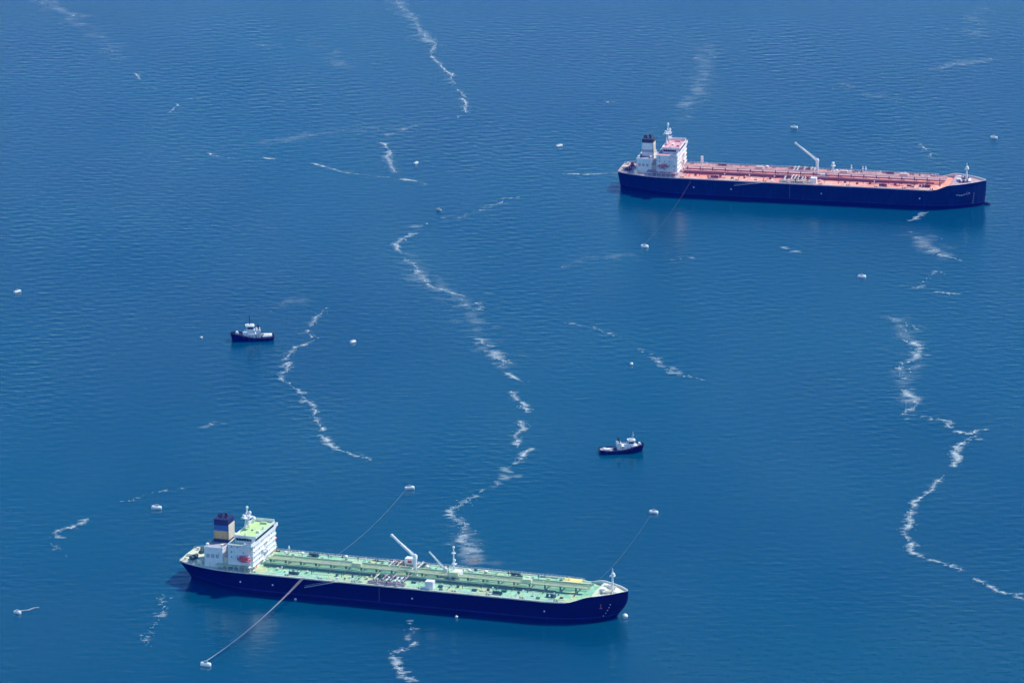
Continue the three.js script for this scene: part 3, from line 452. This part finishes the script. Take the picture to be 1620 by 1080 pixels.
// ------------------------------------------------------------------ tugs: x forward from the stern, y up, z to starboard
function makeTug(o) {
  const t = thing('tugboat', o.label, 'tugboat', 'tugs waiting by the tankers'), L = 26, B = 4.7;
  const half = (x) => x < 4 ? B * (0.62 + 0.38 * Math.sin(Math.PI / 2 * x / 4)) : x > 15 ? B * Math.pow(Math.max(0, 1 - Math.pow((x - 15) / (L - 15), 2.3)), 0.62) : B;
  const dk = (x) => 1.5 + 0.25 * sstep(4, 0, x) + 2.1 * sstep(10, L, x), bul = (x) => dk(x) + 0.75 + 0.35 * sstep(12, 22, x);
  const xs = []; for (let i = 0; i <= 48; i++) { const q = i / 48; xs.push(L * (q < 0.2 ? q * q / 0.2 : q > 0.75 ? 1 - (1 - q) * (1 - q) / 0.25 : q)); }
  const P = (x, f, s) => { const y = lerp(-1.2, bul(x), f), q = 0.8 + 0.2 * Math.min(1, f * 1.4), x2 = lerp(L / 2 + (x - L / 2) * (x > L / 2 ? 0.9 : 0.97), x, Math.min(1, f * 1.1)); return [x2, y, s * half(x) * q]; };
  const h = new MB();
  for (const s of [-1, 1]) for (let k = 0; k < 4; k++) { const A = xs.map((x) => P(x, k / 4, s)), C = xs.map((x) => P(x, (k + 1) / 4, s)); s > 0 ? h.strip(A, C) : h.strip(C, A); }
  for (let k = 0; k < 4; k++) { const e = (f) => [-1, 1].map((s) => P(0, f, s)); h.strip(e((k + 1) / 4), e(k / 4)); }
  h.build('hull', M.tugHull, t);
  const d = new MB(), A = [], C = [], I = [[], []], K = [[], []];
  for (let i = 0; i <= 40; i++) { const x = lerp(0.15, L - 0.25, i / 40), w = Math.max(0.03, half(x) - 0.12); A.push([x, dk(x), -w]); C.push([x, dk(x), w]); [-1, 1].forEach((s, n) => { I[n].push([x, dk(x), s * w]); K[n].push([x, bul(x), s * Math.max(0.02, w - 0.1)]); }); }
  d.strip(A, C).build('deck', o.deckM, t);
  new MB().strip(I[0], K[0]).build('bulwark', o.bulM, t); new MB().strip(K[1], I[1]).build('bulwark', o.bulM, t);
  const edge = [-1, 1].map((s) => { const pts = xs.filter((x, i) => i % 2 === 0 && x < L - 0.05).map((x) => V(x, bul(x) - 0.35, s * (half(x) + 0.1))); pts.push(V(L + 0.15, bul(L) - 0.3, 0)); return new THREE.CatmullRomCurve3(pts); });
  const fd = new MB(); for (const c of edge) fd.add(new THREE.TubeGeometry(c, 60, 0.28, 7)); fd.bar(V(-0.15, bul(0) - 0.4, -half(0)), V(-0.15, bul(0) - 0.4, half(0)), 0.3, 8).build('fender', M.rubber, t);
  for (let i = 0; i < 6; i++) for (const s of [-1, 1]) { const x = 3 + i * 3; new MB().add(new THREE.TorusGeometry(0.55, 0.24, 8, 14), new THREE.Matrix4().setPosition(x, dk(x) - 0.2, s * (half(x) + 0.24))).build('tyre_fender', M.rubber, t); }
  const box = (name, x0, x1, y0, y1, w, mat, parent, k = 0.6) => { const sh = new THREE.Shape(); sh.moveTo(x0, -w); sh.lineTo(x1 - k, -w); sh.quadraticCurveTo(x1, -w, x1, -w + k * 1.6); sh.lineTo(x1, w - k * 1.6); sh.quadraticCurveTo(x1, w, x1 - k, w); sh.lineTo(x0, w); sh.lineTo(x0, -w); return new MB().add(new THREE.ExtrudeGeometry(sh, { depth: y1 - y0, bevelEnabled: false, curveSegments: 4 }), new THREE.Matrix4().makeRotationX(-Math.PI / 2).setPosition(0, y0, 0)).build(name, mat, parent); };
  const [hx0, hx1, hh, hw] = o.house, y0 = dk((hx0 + hx1) / 2) - 0.2, y1 = y0 + hh;
  const house = box('deckhouse', hx0, hx1, y0, y1, hw, M.white, t, 1);
  const port = new MB().bar(V(0, 0, -0.08), V(0, 0, 0.08), 0.3, 10).geometry();
  for (let i = 0; i < 5; i++) for (const s of [-1, 1]) put('porthole', port, M.glass, house).position.set(hx0 + 1.2 + i * (hx1 - hx0 - 3) / 4, y0 + hh * 0.6, s * (hw + 0.02));
  for (const s of [-1, 1]) new MB().box(0.8, 1.8, 0.1, hx0 + 2.4, y0 + 1.1, s * (hw + 0.04)).build('door', M.grey, house);
  new MB().rail([V(hx0, y1, hw - 0.2), V(hx1 - 1.2, y1, hw - 0.2), V(hx1 - 0.4, y1, 0), V(hx1 - 1.2, y1, -hw + 0.2), V(hx0, y1, -hw + 0.2), V(hx0, y1, hw - 0.2)], 1, 1.4, 0.03, 2).build('guard_rail', M.white, house);
  const [wx0, wx1, wb, wt, ww] = o.wheel;
  if (wb > 0) box('upper_deckhouse', wx0 - 0.6, wx1 - 0.5, y1, y1 + wb, ww - 0.1, M.white, t);
  const wy = y1 + wb, wheel = box('wheelhouse', wx0, wx1, wy, wy + wt, ww, M.white, t, 0.9);
  const pf = new MB().box(0.1, 1.2, 0.8, 0, 0, 0).geometry(), ps = new MB().box(0.95, 1.2, 0.1, 0, 0, 0).geometry();
  for (let i = -1; i <= 1; i++) { put('bridge_window', pf, M.glass, wheel).position.set(wx1 + 0.03, wy + wt * 0.5, i * 0.95); put('bridge_window', pf, M.glass, wheel).position.set(wx0 - 0.03, wy + wt * 0.5, i * 0.95); }
  for (let i = 0; i < 4; i++) for (const s of [-1, 1]) put('bridge_window', ps, M.glass, wheel).position.set(wx0 + 0.7 + i * (wx1 - wx0 - 1.9) / 3, wy + wt * 0.5, s * (ww + 0.03));
  new MB().box(wx1 - wx0 + 0.7, 0.22, 2 * ww + 0.7, (wx0 + wx1) / 2, wy + wt + 0.1, 0).box(wx1 - wx0 - 1.2, 0.5, 2 * ww - 1, (wx0 + wx1) / 2, wy + wt + 0.45, 0).build('wheelhouse_roof', M.white, wheel);
  for (const s of [-1, 1]) { const f = new MB().box(o.fun[1], o.fun[2], 1.5, o.fun[0], y0 + o.fun[2] / 2, s * (hw - 0.9)).build('funnel', M.white, t); new MB().bar(V(o.fun[0], y0 + o.fun[2], s * (hw - 0.9)), V(o.fun[0] - 0.2, y0 + o.fun[2] + 2.6, s * (hw - 0.9)), 0.34, 8).build('exhaust_pipe', M.black, f); }
  const mb = wy + wt + 0.5, mx = wx0 + o.mastAt, m = new MB();
  m.bar(V(mx, mb, 0), V(mx, mb + o.mast, 0), 0.34, 8, 0.12).beam(V(mx, mb + o.mast * 0.6, -1.3), V(mx, mb + o.mast * 0.6, 1.3), 0.16, 0.16).bar(V(mx - 1.1, mb, -0.8), V(mx, mb + o.mast * 0.6, 0), 0.1, 6).bar(V(mx - 1.1, mb, 0.8), V(mx, mb + o.mast * 0.6, 0), 0.1, 6).box(0.9, 0.12, 0.9, mx, mb + o.mast * 0.42, 0);
  const mast = m.build('mast', o.mastM, t); new MB().box(0.25, 0.22, 1.9, mx + 0.4, mb + o.mast * 0.42 + 0.4, 0, 0.4).build('radar_scanner', o.mastM, mast); new MB().ball(0.42, mx, mb + o.mast * 0.6 + 0.5, 1.1).build('radio_dome', o.mastM, mast);
  new MB().box(2, 0.9, 2.2, wx1 + 3.2 + (o.winchAt ?? 0), dk(23) + 0.5, 0).bar(V(wx1 + 3.2 + (o.winchAt ?? 0), dk(23) + 1.1, -1.3), V(wx1 + 3.2 + (o.winchAt ?? 0), dk(23) + 1.1, 1.3), 0.75, 12).build('bow_winch', M.white, t);
  new MB().bar(V(hx0 - 1.6, dk(6) + 0.9, -1.2), V(hx0 - 1.6, dk(6) + 0.9, 1.2), 0.8, 12).box(1.6, 1.4, 0.35, hx0 - 1.6, dk(6) + 0.7, -1.3).box(1.6, 1.4, 0.35, hx0 - 1.6, dk(6) + 0.7, 1.3).build('towing_winch', M.dark, t);
  for (const [x, z, w, hgt, dd] of o.cargo) new MB().box(w, hgt, dd, x, dk(x) + hgt / 2, z).build('deck_cargo', M.white, t);
  const s = at(...o.stern), b = at(...o.bow), dir = b.clone().sub(s);
  t.position.set(s.x, wave(s.x, s.z), s.z); t.rotation.y = -Math.atan2(dir.z, dir.x); t.scale.setScalar(dir.length() / L);
}
makeTug({ label: 'navy and white tug with tall dark mast, pointing left, in the left half', stern: [433, 536], bow: [364, 538], deckM: M.dark, bulM: M.dark, house: [8.2, 18.5, 2.5, 3.3], wheel: [12, 16.6, 2.3, 2.4, 2.1], fun: [9.4, 2.6, 5], mast: 6.8, mastAt: 2.4, mastM: M.dark, winchAt: 2.2, cargo: [[4.2, 1.6, 6.4, 1.3, 3], [5.2, -2.2, 3.4, 1.3, 1.8], [2.2, -1.6, 1.8, 1.1, 1.8]] });
makeTug({ label: 'navy and white tug pointing right, above the bow of the green tanker', stern: [949, 716], bow: [1019, 713], deckM: M.grey, bulM: M.tugHull, house: [10.4, 21.8, 2.1, 3], wheel: [16.6, 20.4, 0.5, 2.4, 1.9], fun: [11.2, 2.4, 3.9], mast: 4.4, mastAt: 2.8, mastM: M.grey, winchAt: -0.2, cargo: [[4, 1.4, 3.4, 1.2, 2.2], [3, -2, 1.8, 0.8, 1.2]] });
// ------------------------------------------------------------------ mooring buoys, floats and ropes
function makeBuoy() {
  const t = thing('mooring_buoy', '', 'buoy', 'white mooring buoys round the tankers'), q = new THREE.Quaternion().setFromAxisAngle(V(0, 0, 1), -Math.PI / 2);
  const prof = []; for (let i = 0; i <= 6; i++) prof.push([1.05 * Math.sin(Math.PI / 2 * i / 6), -2.35 + 0.45 * (1 - Math.cos(Math.PI / 2 * i / 6))]); for (let i = 6; i >= 0; i--) prof.push([1.05 * Math.sin(Math.PI / 2 * i / 6), 2.35 - 0.45 * (1 - Math.cos(Math.PI / 2 * i / 6))]);
  new MB().lathe(prof, 0, 0.55, 0, 20, q).build('float_drum', M.buoy, t);
  for (const x of [-1.25, 1.25]) new MB().add(new THREE.TorusGeometry(1.07, 0.09, 6, 20), new THREE.Matrix4().makeRotationY(Math.PI / 2).setPosition(x, 0.55, 0)).build('fender_band', M.buoy, t);
  new MB().box(1.5, 0.3, 0.9, 0, 1.65, 0).box(0.35, 0.6, 0.5, -0.5, 2, 0).box(0.35, 0.6, 0.5, 0.5, 2, 0).bar(V(-0.75, 2.1, 0), V(0.75, 2.1, 0), 0.13, 6).build('mooring_hook', M.grey, t);
  return t;
}
const buoy0 = makeBuoy(); let firstBuoy = true;
function buoy(px, py, turn, size, label) {
  let t = buoy0;
  if (!firstBuoy) { t = buoy0.clone(); t.name = numbered('mooring_buoy'); scene.add(t); }
  firstBuoy = false;
  const p = at(px, py); t.position.set(p.x, wave(p.x, p.z), p.z); t.rotation.set(0, turn, 0.1 * Math.sin(px * 1.7)); t.scale.setScalar(size);
  t.userData = { ...t.userData, label };
  t.updateMatrixWorld(true);
  return t;
}
buoy(885, 232, 0.5, 1, 'white drum buoy left of the red tanker\'s stern');
buoy(1257, 203, -0.3, 1.05, 'white drum buoy beyond the red tanker above the tip of its crane');
buoy(1573, 219, -0.3, 1.05, 'white drum buoy beyond the red tanker\'s bow by the right edge');
buoy(658, 259, 0.9, 0.8, 'small white drum buoy above the end of the long foam line at upper centre');
buoy(694, 333, -0.5, 0.8, 'dull grey buoy between upper centre foam lines, dimmest of the buoys').children.forEach((c) => { c.material = M.grey; });
const bFar = buoy(1020, 391, -0.35, 1.05, 'white drum buoy roped to the red tanker\'s near side');
buoy(1364, 439, -0.25, 1.1, 'white drum buoy below the red tanker, left of the right foam trail');
buoy(27, 463, 0.6, 1, 'white drum buoy at the left edge, level with the left tug');
buoy(558, 542, 0.8, 0.9, 'white drum buoy right of the left tug beside the curved foam line');
const bUp = buoy(648, 774, 0.05, 1.15, 'white drum buoy with rope to the green tanker\'s far side');
buoy(247, 805, 0.0, 1.2, 'large white drum buoy left of the green tanker\'s funnel');
const bBow = buoy(1034, 812, -0.15, 1.1, 'white drum buoy off the green tanker\'s bow with a thin dark rope');
const bStern = buoy(325, 1053, -0.3, 1.2, 'white drum buoy at the bottom holding the thick pale rope of the green tanker');
const bLeft = buoy(27, 970, -0.7, 0.95, 'white drum buoy with a loose rope trailing, near the bottom left corner');

const float0 = (() => { const t = thing('round_float', '', 'float', 'small round white floats'); new MB().ball(0.9, 0, 0.45, 0, 1, 1, 1, 14).build('float_ball', M.buoy, t); new MB().add(new THREE.TorusGeometry(0.9, 0.08, 6, 18), new THREE.Matrix4().makeRotationX(Math.PI / 2).setPosition(0, 0.45, 0)).bar(V(0, 1.25, 0), V(0, 1.75, 0), 0.14, 6).build('lifting_eye', M.dark, t); return t; })();
let firstFloat = true;
function roundFloat(px, py, size, label) {
  const t = firstFloat ? float0 : float0.clone(); if (!firstFloat) { t.name = numbered('round_float'); scene.add(t); } firstFloat = false;
  const p = at(px, py); t.position.set(p.x, wave(p.x, p.z), p.z); t.scale.setScalar(size); t.userData = { ...t.userData, label };
}
roundFloat(989, 977, 1.7, 'round white float close under the green tanker\'s bow, largest of the floats');
roundFloat(722, 977, 0.95, 'little white float by the green tanker\'s side, amidships');
roundFloat(467, 949, 0.8, 'little white float beside the thick rope at the green tanker\'s side');
roundFloat(999, 577, 1.2, 'round white float alone in the centre, above the right tug');
roundFloat(318, 535, 0.95, 'faint white float just left of the left tug');

function rope(label, from, to, strands, spread, r, sag, mat) {
  const t = thing('mooring_rope', label, 'rope', 'ropes from tankers to buoys'), side = to.clone().sub(from).setY(0).normalize().cross(V(0, 1, 0));
  for (let i = 0; i < strands; i++) {
    const q = i - (strands - 1) / 2, pts = [];
    for (let k = 0; k <= 24; k++) { const f = k / 24, p = from.clone().addScaledVector(side, q * spread).lerp(to.clone().addScaledVector(side, q * 0.25), f); p.y = Math.max(p.y - (sag + 0.4 * i) * 4 * f * (1 - f), Math.min(p.y, 0.25)); pts.push(p); }
    new MB().add(new THREE.TubeGeometry(new THREE.CatmullRomCurve3(pts), 60, r, 5)).build('strand', mat, t);
  }
}
const hook = (b) => b.localToWorld(V(0, 2.1, 0));
rope('thick pale rope from green tanker\'s near rail to the bottom buoy', nearShip.point(73, 11.8, 20.9), hook(bStern), 3, 0.7, 0.12, 2.4, M.rope);
rope('thin pale rope from green tanker\'s far rail up to a buoy', nearShip.point(77, 11.8, -20.9), hook(bUp), 1, 0.5, 0.05, 3, M.rope);
rope('thin dark rope from green tanker\'s bow to the buoy beyond it', nearShip.point(224, 14.4, -13), hook(bBow), 1, 0.5, 0.04, 3, M.brownRope);
rope('faint rope from red tanker\'s near side to its buoy', farShip.point(51, 11, 21.1), hook(bFar), 1, 0.6, 0.05, 3, M.farRope);
{ const t = thing('floating_rope', 'loose pale rope trailing on the water from the bottom left buoy', 'rope'), pts = [[30, 969], [36, 966], [44, 965], [52, 962], [61, 961]].map(([x, y], i) => { const p = at(x, y); p.y = wave(p.x, p.z) + (i ? 0.12 : 1); return p; }); new MB().add(new THREE.TubeGeometry(new THREE.CatmullRomCurve3(pts), 50, 0.26, 6)).build('rope_length', M.grey, t); }
// ------------------------------------------------------------------ foam: thousands of small flecks of froth that drift in lines on the waves
const foamM = new THREE.MeshStandardMaterial({ color: new THREE.Color().setRGB(0.7, 0.82, 0.84), roughness: 0.9, side: THREE.DoubleSide, vertexColors: true, transparent: true });
const fr = rng(55), gauss = () => (fr() + fr() + fr() + fr() - 2) * 0.9;
const kinkN = tileNoise(81, 64), clumpN = tileNoise(82, 64);
// each line: places in the photograph with the width (pixels) and the share of water that froth covers there
function foam(label, lines) {
  const P = [], N = [], C = [], up = V();
  const fleck = (x, z, a, b, turn, mid_a = 1, rim_a = 1) => {
    const n = 6, c = Math.cos(turn), s = Math.sin(turn), ring = [];
    for (let i = 0; i < n; i++) { const q = 2 * Math.PI * i / n, k = 0.6 + 0.65 * fr(), X = Math.cos(q) * a * k, Z = Math.sin(q) * b * k, x1 = x + X * c - Z * s, z1 = z + X * s + Z * c; ring.push([x1, wave(x1, z1) + 0.07, z1]); }
    const mid = [x, wave(x, z, up) + 0.11, z];
    for (let i = 0; i < n; i++) { P.push(...mid, ...ring[(i + 1) % n], ...ring[i]); for (let k = 0; k < 3; k++) { N.push(up.x, up.y, up.z); C.push(1, 1, 1, k ? rim_a : mid_a); } }
  };
  for (const line of lines) {
    const seed = fr() * 60;
    let run = 0;
    for (let i = 0; i + 1 < line.length; i++) {
      const [x0, y0, w0, s0] = line[i], [x1, y1, w1, s1] = line[i + 1], A = at(x0, y0), B = at(x1, y1), len = A.distanceTo(B), wm = (w0 + w1) / 2 / 2.7, n = len * wm * Math.pow((s0 + s1) / 2, 1.25) * 3 * (1 - 0.35 * sstep(3.5, 6.5, wm));
      const nx = -(B.z - A.z) / len, nz = (B.x - A.x) / len;
      for (let k = 0; k < n; k++) {
        const f = fr(), w = lerp(w0, w1, f) / 2.7, d = run + len * f, c = clumpN(d / 5 + seed, seed * 3) * 1.3 + clumpN(d / 16 + seed, seed * 2) * 0.9;
        if (c < 0.72 + 0.5 * fr()) { if (fr() < 0.6) continue; }
        const kink = (kinkN(d / 14 + seed, 3.3) - 0.5) * (1.1 * w + 3) + (kinkN(d / 5 + seed, 9.3) - 0.5) * (0.4 * w + 0.9), off = kink + gauss() * w * (fr() < 0.22 ? 1.4 : 0.38);
        const px = A.x + (B.x - A.x) * f + nx * off, pz = A.z + (B.z - A.z) * f + nz * off, big = fr() < 0.08 ? 2 : 1, film = fr(), broad = sstep(3.5, 6.5, w);
        if (film < 0.3 + 0.52 * broad) { const a = (0.9 + 1.6 * fr()) * (1 + 1.4 * broad); fleck(px + gauss() * w * 0.45, pz + gauss() * w * 0.6, a * 1.3, a, gauss() * 0.6, (0.1 + 0.24 * fr()) * (1 - 0.8 * broad), 0); continue; }   // thin milky froth, fading out at its rim
        fleck(px, pz, (0.13 + 0.32 * fr()) * big, (0.09 + 0.18 * fr()) * big, gauss() * 0.5, 0.9, 0.35);
      }
      run += len;
    }
  }
  const g = new THREE.BufferGeometry();
  g.setAttribute('position', new THREE.Float32BufferAttribute(P, 3)); g.setAttribute('normal', new THREE.Float32BufferAttribute(N, 3)); g.setAttribute('color', new THREE.Float32BufferAttribute(C, 4));
  const uv = new Float32Array(P.length / 3 * 2); for (let i = 0; i < P.length / 3; i++) { uv[2 * i] = P[3 * i]; uv[2 * i + 1] = P[3 * i + 2]; }
  g.setAttribute('uv', new THREE.BufferAttribute(uv, 2));
  tag(put('foam_streak', g, foamM, scene), label, 'foam', null, 'stuff');
}
foam('thin foam line running down from the top edge left of centre', [
  [[622, 0, 24, .13], [640, 14, 24, .15], [655, 30, 18, .13], [680, 70, 18, .09]], [[640, 8, 12, .12], [650, 22, 12, .12], [662, 46, 8, .25], [680, 60, 14, .2], [683, 78, 10, .2], [687, 93, 4, .6]], [[687, 93, 4, .6], [697, 105, 4, .9], [706, 113, 4, .8], [719, 120, 5, .7]], [[717, 120, 5, .3], [716, 130, 6, .2], [728, 147, 6, .12], [733, 154, 7, .5]], [[731, 155, 8, .8], [736, 162, 6, .6], [737, 170, 8, .8], [737, 179, 9, .3]]]);
foam('broken row of short foam dashes and its upright branch at upper left centre', [
  [[735, 184, 8, .08], [690, 192, 12, .1], [640, 206, 12, .14], [608, 216, 12, .15]], [[607, 225, 6, .7], [611, 234, 7, .5], [614, 246, 10, .45], [615, 256, 10, .4], [623, 264, 8, .5], [616, 272, 9, .4]],
  [[328, 242, 3, .2], [340, 246, 5, .7], [352, 248, 4, .4], [370, 250, 4, .1]], [[415, 249, 4, .7], [425, 252, 4, 1], [438, 252, 3, .6]], [[492, 258, 4, .9], [503, 260, 4, .8], [516, 264, 3, .5], [530, 269, 3, .45], [545, 273, 3, .5]], [[545, 273, 3, .6], [562, 275, 4, .9], [580, 277, 3, .8], [600, 280, 4, 1], [622, 281, 3, .6]], [[632, 283, 5, 1], [645, 284, 6, 1], [657, 286, 6, .8], [672, 292, 3, .2]]]);
foam('small separate foam dabs in the upper left', [[[60, 0, 26, .09], [90, 14, 28, .1], [118, 32, 26, .08], [150, 60, 26, .06], [190, 95, 24, .05]], [[410, 68, 26, .14], [440, 72, 24, .12]], [[400, 235, 24, .08], [470, 215, 26, .1], [560, 205, 24, .1], [620, 200, 22, .08]], [[480, 60, 30, .05], [560, 110, 30, .05]], [[213, 116, 4, .6], [219, 121, 5, .5], [222, 126, 3, .3]], [[228, 138, 8, .12], [250, 142, 6, .12]], [[282, 164, 4, .5], [275, 169, 5, .5], [267, 178, 5, .4]], [[290, 157, 2, .45], [305, 156, 2, .6], [318, 156, 2, .3]], [[60, 2, 10, .12], [85, 10, 12, .1], [115, 25, 12, .08]]]);
foam('long winding foam line through the middle between both tugs', [[[640, 400, 20, .1], [670, 440, 22, .12], [740, 480, 22, .1], [755, 530, 20, .1], [800, 580, 20, .1]], [[735, 830, 22, .12], [740, 860, 24, .13], [752, 892, 24, .12]],
  [[825, 310, 6, .2], [800, 318, 10, .14], [775, 328, 12, .14], [735, 340, 10, .1], [690, 352, 10, .08], [655, 360, 14, .08]], [[660, 370, 6, .4], [648, 370, 8, .35], [635, 376, 7, .4], [627, 386, 9, .65], [628, 396, 7, .5], [632, 402, 4, .3]], [[636, 405, 7, .25], [648, 414, 8, .2], [660, 424, 10, .3], [664, 430, 11, .4], [672, 438, 11, .3], [676, 446, 8, .3]], [[680, 449, 6, .5], [690, 454, 4, .8], [705, 459, 5, .65], [720, 465, 4, .5], [737, 469, 4, .3]], [[750, 478, 8, .3], [757, 485, 6, .5], [760, 491, 5, .3]], [[738, 478, 14, .05], [738, 500, 22, .05], [745, 520, 20, .04]], [[752, 537, 4, .6], [762, 536, 6, .65], [766, 543, 6, .35], [775, 548, 8, .25]],
  [[784, 554, 12, .5], [790, 560, 14, .6], [793, 568, 10, .55], [800, 572, 8, .4], [789, 580, 8, .3]], [[797, 589, 4, .9], [807, 592, 4, .9], [818, 598, 6, .6], [828, 605, 5, .4]], [[808, 619, 6, .7], [812, 630, 6, .7], [822, 634, 4, .4]], [[828, 636, 5, .8], [838, 642, 9, .9], [833, 648, 8, .7], [828, 652, 5, .3]], [[831, 665, 10, .5], [828, 673, 10, .55], [822, 682, 6, .5], [820, 690, 6, .8], [817, 699, 6, .8], [816, 708, 4, .4]], [[845, 710, 4, .6], [834, 713, 5, .9], [824, 720, 5, 1], [818, 727, 6, 1], [814, 734, 5, .9]], [[812, 738, 12, .2], [795, 756, 14, .1], [775, 770, 12, .12]], [[768, 774, 6, .3], [756, 786, 9, .4], [743, 788, 11, .5], [728, 797, 9, .3], [713, 803, 9, .35], [709, 812, 9, .45]], [[709, 812, 9, .4], [726, 822, 12, .35], [738, 828, 10, .5], [742, 834, 8, .45], [736, 846, 12, .35], [738, 858, 13, .4], [742, 872, 14, .3], [752, 892, 20, .22]]]);
foam('curved foam line right of the left tug', [[[517, 486, 6, .25], [506, 495, 6, .35], [498, 505, 7, .45], [491, 516, 7, .4]], [[489, 522, 6, .8], [491, 528, 7, .9], [500, 533, 5, .9]], [[496, 534, 4, .4], [487, 541, 6, .5], [474, 546, 10, .5], [464, 558, 7, .35], [451, 569, 6, .7]], [[454, 572, 8, .8], [452, 584, 8, .8], [446, 592, 5, .35], [447, 600, 5, .5], [457, 608, 5, .45], [470, 616, 5, .4], [484, 631, 7, .45]], [[487, 633, 8, .6], [498, 640, 6, .7], [496, 648, 6, .6], [493, 655, 6, .5], [501, 668, 6, .65], [510, 682, 6, .7]], [[508, 688, 6, 1], [520, 694, 7, 1], [528, 705, 7, .8], [540, 711, 6, .6], [556, 720, 5, .5], [575, 722, 8, .2], [592, 727, 8, .12]]]);
foam('long foam trail down the right side of the picture', [[[1445, 370, 20, .1], [1465, 390, 22, .13], [1500, 408, 20, .12]], [[1410, 500, 20, .08], [1440, 520, 22, .1], [1450, 560, 20, .1], [1440, 600, 20, .1], [1445, 640, 20, .1]],
  [[1475, 336, 6, .4], [1462, 338, 5, .7], [1450, 344, 5, .6], [1438, 349, 6, .55]], [[1438, 366, 14, .08], [1455, 382, 18, .16], [1470, 392, 20, .25], [1484, 400, 10, .45], [1500, 407, 9, .55], [1518, 414, 8, .4]], [[1495, 431, 8, .3], [1478, 434, 8, .25], [1468, 446, 8, .15], [1462, 452, 6, .2]], [[1430, 450, 8, .15], [1460, 453, 8, .25], [1480, 457, 4, .4]], [[1488, 460, 6, .6], [1498, 463, 6, .6], [1508, 464, 6, 1], [1521, 465, 4, .6]], [[1405, 500, 10, .14], [1422, 507, 8, .2], [1440, 515, 8, .12], [1456, 521, 6, .35]], [[1430, 538, 5, .5], [1442, 544, 12, .6], [1452, 545, 8, .7], [1460, 551, 10, .6], [1450, 560, 12, .5], [1443, 570, 9, .55], [1430, 578, 6, .5], [1427, 588, 8, .25], [1428, 600, 10, .12]], [[1438, 616, 10, .4], [1446, 624, 12, .3], [1448, 632, 14, .45], [1452, 641, 8, .7], [1440, 648, 8, .5], [1427, 655, 5, .4]], [[1440, 655, 12, .12], [1470, 662, 12, .12], [1488, 663, 8, .35], [1506, 668, 10, .45], [1503, 676, 8, .55]],
  [[1518, 681, 6, 1], [1526, 685, 7, 1], [1536, 684, 7, 1], [1545, 680, 7, .4], [1560, 679, 8, .15]], [[1539, 688, 6, .9], [1530, 693, 5, .8], [1520, 700, 6, .8], [1518, 708, 10, .8], [1515, 716, 10, .9], [1520, 722, 9, 1], [1512, 732, 6, 1], [1509, 738, 5, .7]], [[1555, 694, 4, .7], [1545, 696, 4, .3]], [[1494, 750, 8, .12], [1484, 760, 6, .5], [1480, 767, 5, .8], [1470, 777, 4, .7], [1460, 786, 5, .8], [1454, 790, 5, 1], [1441, 796, 6, 1]], [[1441, 797, 5, .9], [1443, 808, 6, .7], [1441, 818, 8, .5], [1436, 827, 7, .9], [1435, 837, 10, .6], [1434, 847, 6, .7], [1438, 857, 5, .4]], [[1438, 860, 8, 1], [1443, 868, 7, 1], [1450, 876, 7, .7]], [[1450, 876, 5, .3], [1475, 885, 5, .45], [1490, 889, 5, .7], [1503, 896, 7, .5], [1521, 904, 5, .7]], [[1540, 914, 5, .4], [1552, 918, 5, .7], [1561, 922, 5, .8], [1571, 929, 5, .7], [1576, 936, 5, .6], [1590, 939, 5, .5], [1602, 939, 6, .4], [1619, 947, 6, .5]]]);
foam('ragged foam patch at the bottom edge below the green tanker', [[[652, 972, 6, .1], [654, 994, 8, .2], [652, 1008, 10, .2], [655, 1014, 8, .25]], [[655, 1014, 8, .3], [641, 1024, 10, .4], [627, 1034, 10, .45], [622, 1044, 10, .6], [622, 1052, 10, .5], [633, 1062, 9, .6], [640, 1072, 10, .7], [656, 1077, 8, .6]]]);
foam('pale foam smear left of the green tanker above the bottom left', [[[138, 820, 5, .4], [125, 826, 5, .5], [111, 834, 7, .55], [98, 839, 8, .45], [86, 844, 7, .5], [82, 851, 7, .35]], [[85, 858, 9, .15], [95, 866, 9, .14], [110, 880, 9, .07]]]);
foam('faint broken foam band beside the large left buoy', [[[185, 793, 5, .25], [207, 792, 5, .35], [228, 784, 6, .3], [262, 776, 5, .25], [290, 772, 5, .2]]]);
foam('faint foam wisps low in front of the green tanker\'s stern', [[[264, 940, 8, .1], [257, 955, 8, .2], [254, 968, 8, .22], [246, 986, 9, .15], [238, 1000, 10, .2], [232, 1024, 10, .14]]]);
foam('straight thin wake foam line at the red tanker\'s stern', [[[890, 275, 3, .6], [905, 275, 3, 1], [920, 276, 4, .9], [945, 275, 3, .45], [978, 274, 3, .55]]]);
foam('wide faint foam haze beyond the red tanker', [[[1125, 70, 24, .07], [1118, 95, 26, .1], [1110, 125, 26, .1], [1100, 165, 30, .11], [1095, 190, 30, .1]], [[1470, 110, 20, .1], [1510, 102, 22, .14], [1580, 92, 18, .1]], [[1310, 130, 20, .07], [1380, 150, 26, .08], [1440, 160, 22, .06]], [[1172, 63, 4, .4], [1190, 62, 4, .3]], [[1495, 102, 12, .1], [1530, 100, 12, .14], [1572, 92, 8, .1]], [[956, 161, 3, .5], [972, 161, 3, .4]], [[1455, 228, 6, .2], [1480, 250, 10, .16]], [[1560, 10, 30, .05], [1540, 60, 34, .05]]]);
foam('faint foam wisps in open water between the right tug and red tanker', [[[890, 510, 10, .12], [915, 514, 8, .25], [945, 520, 8, .2], [985, 532, 8, .12]], [[1010, 546, 10, .08], [1062, 582, 12, .15], [1090, 595, 12, .2], [1116, 603, 6, .3]], [[1235, 392, 8, .14], [1278, 400, 6, .16]], [[1060, 412, 8, .16], [1100, 408, 6, .12]], [[325, 670, 12, .25], [338, 674, 14, .2]], [[415, 490, 24, .1], [440, 478, 26, .1], [475, 465, 24, .08]], [[880, 420, 26, .06], [960, 405, 26, .06], [1010, 400, 22, .06]]]);
renderer.render(scene, camera);
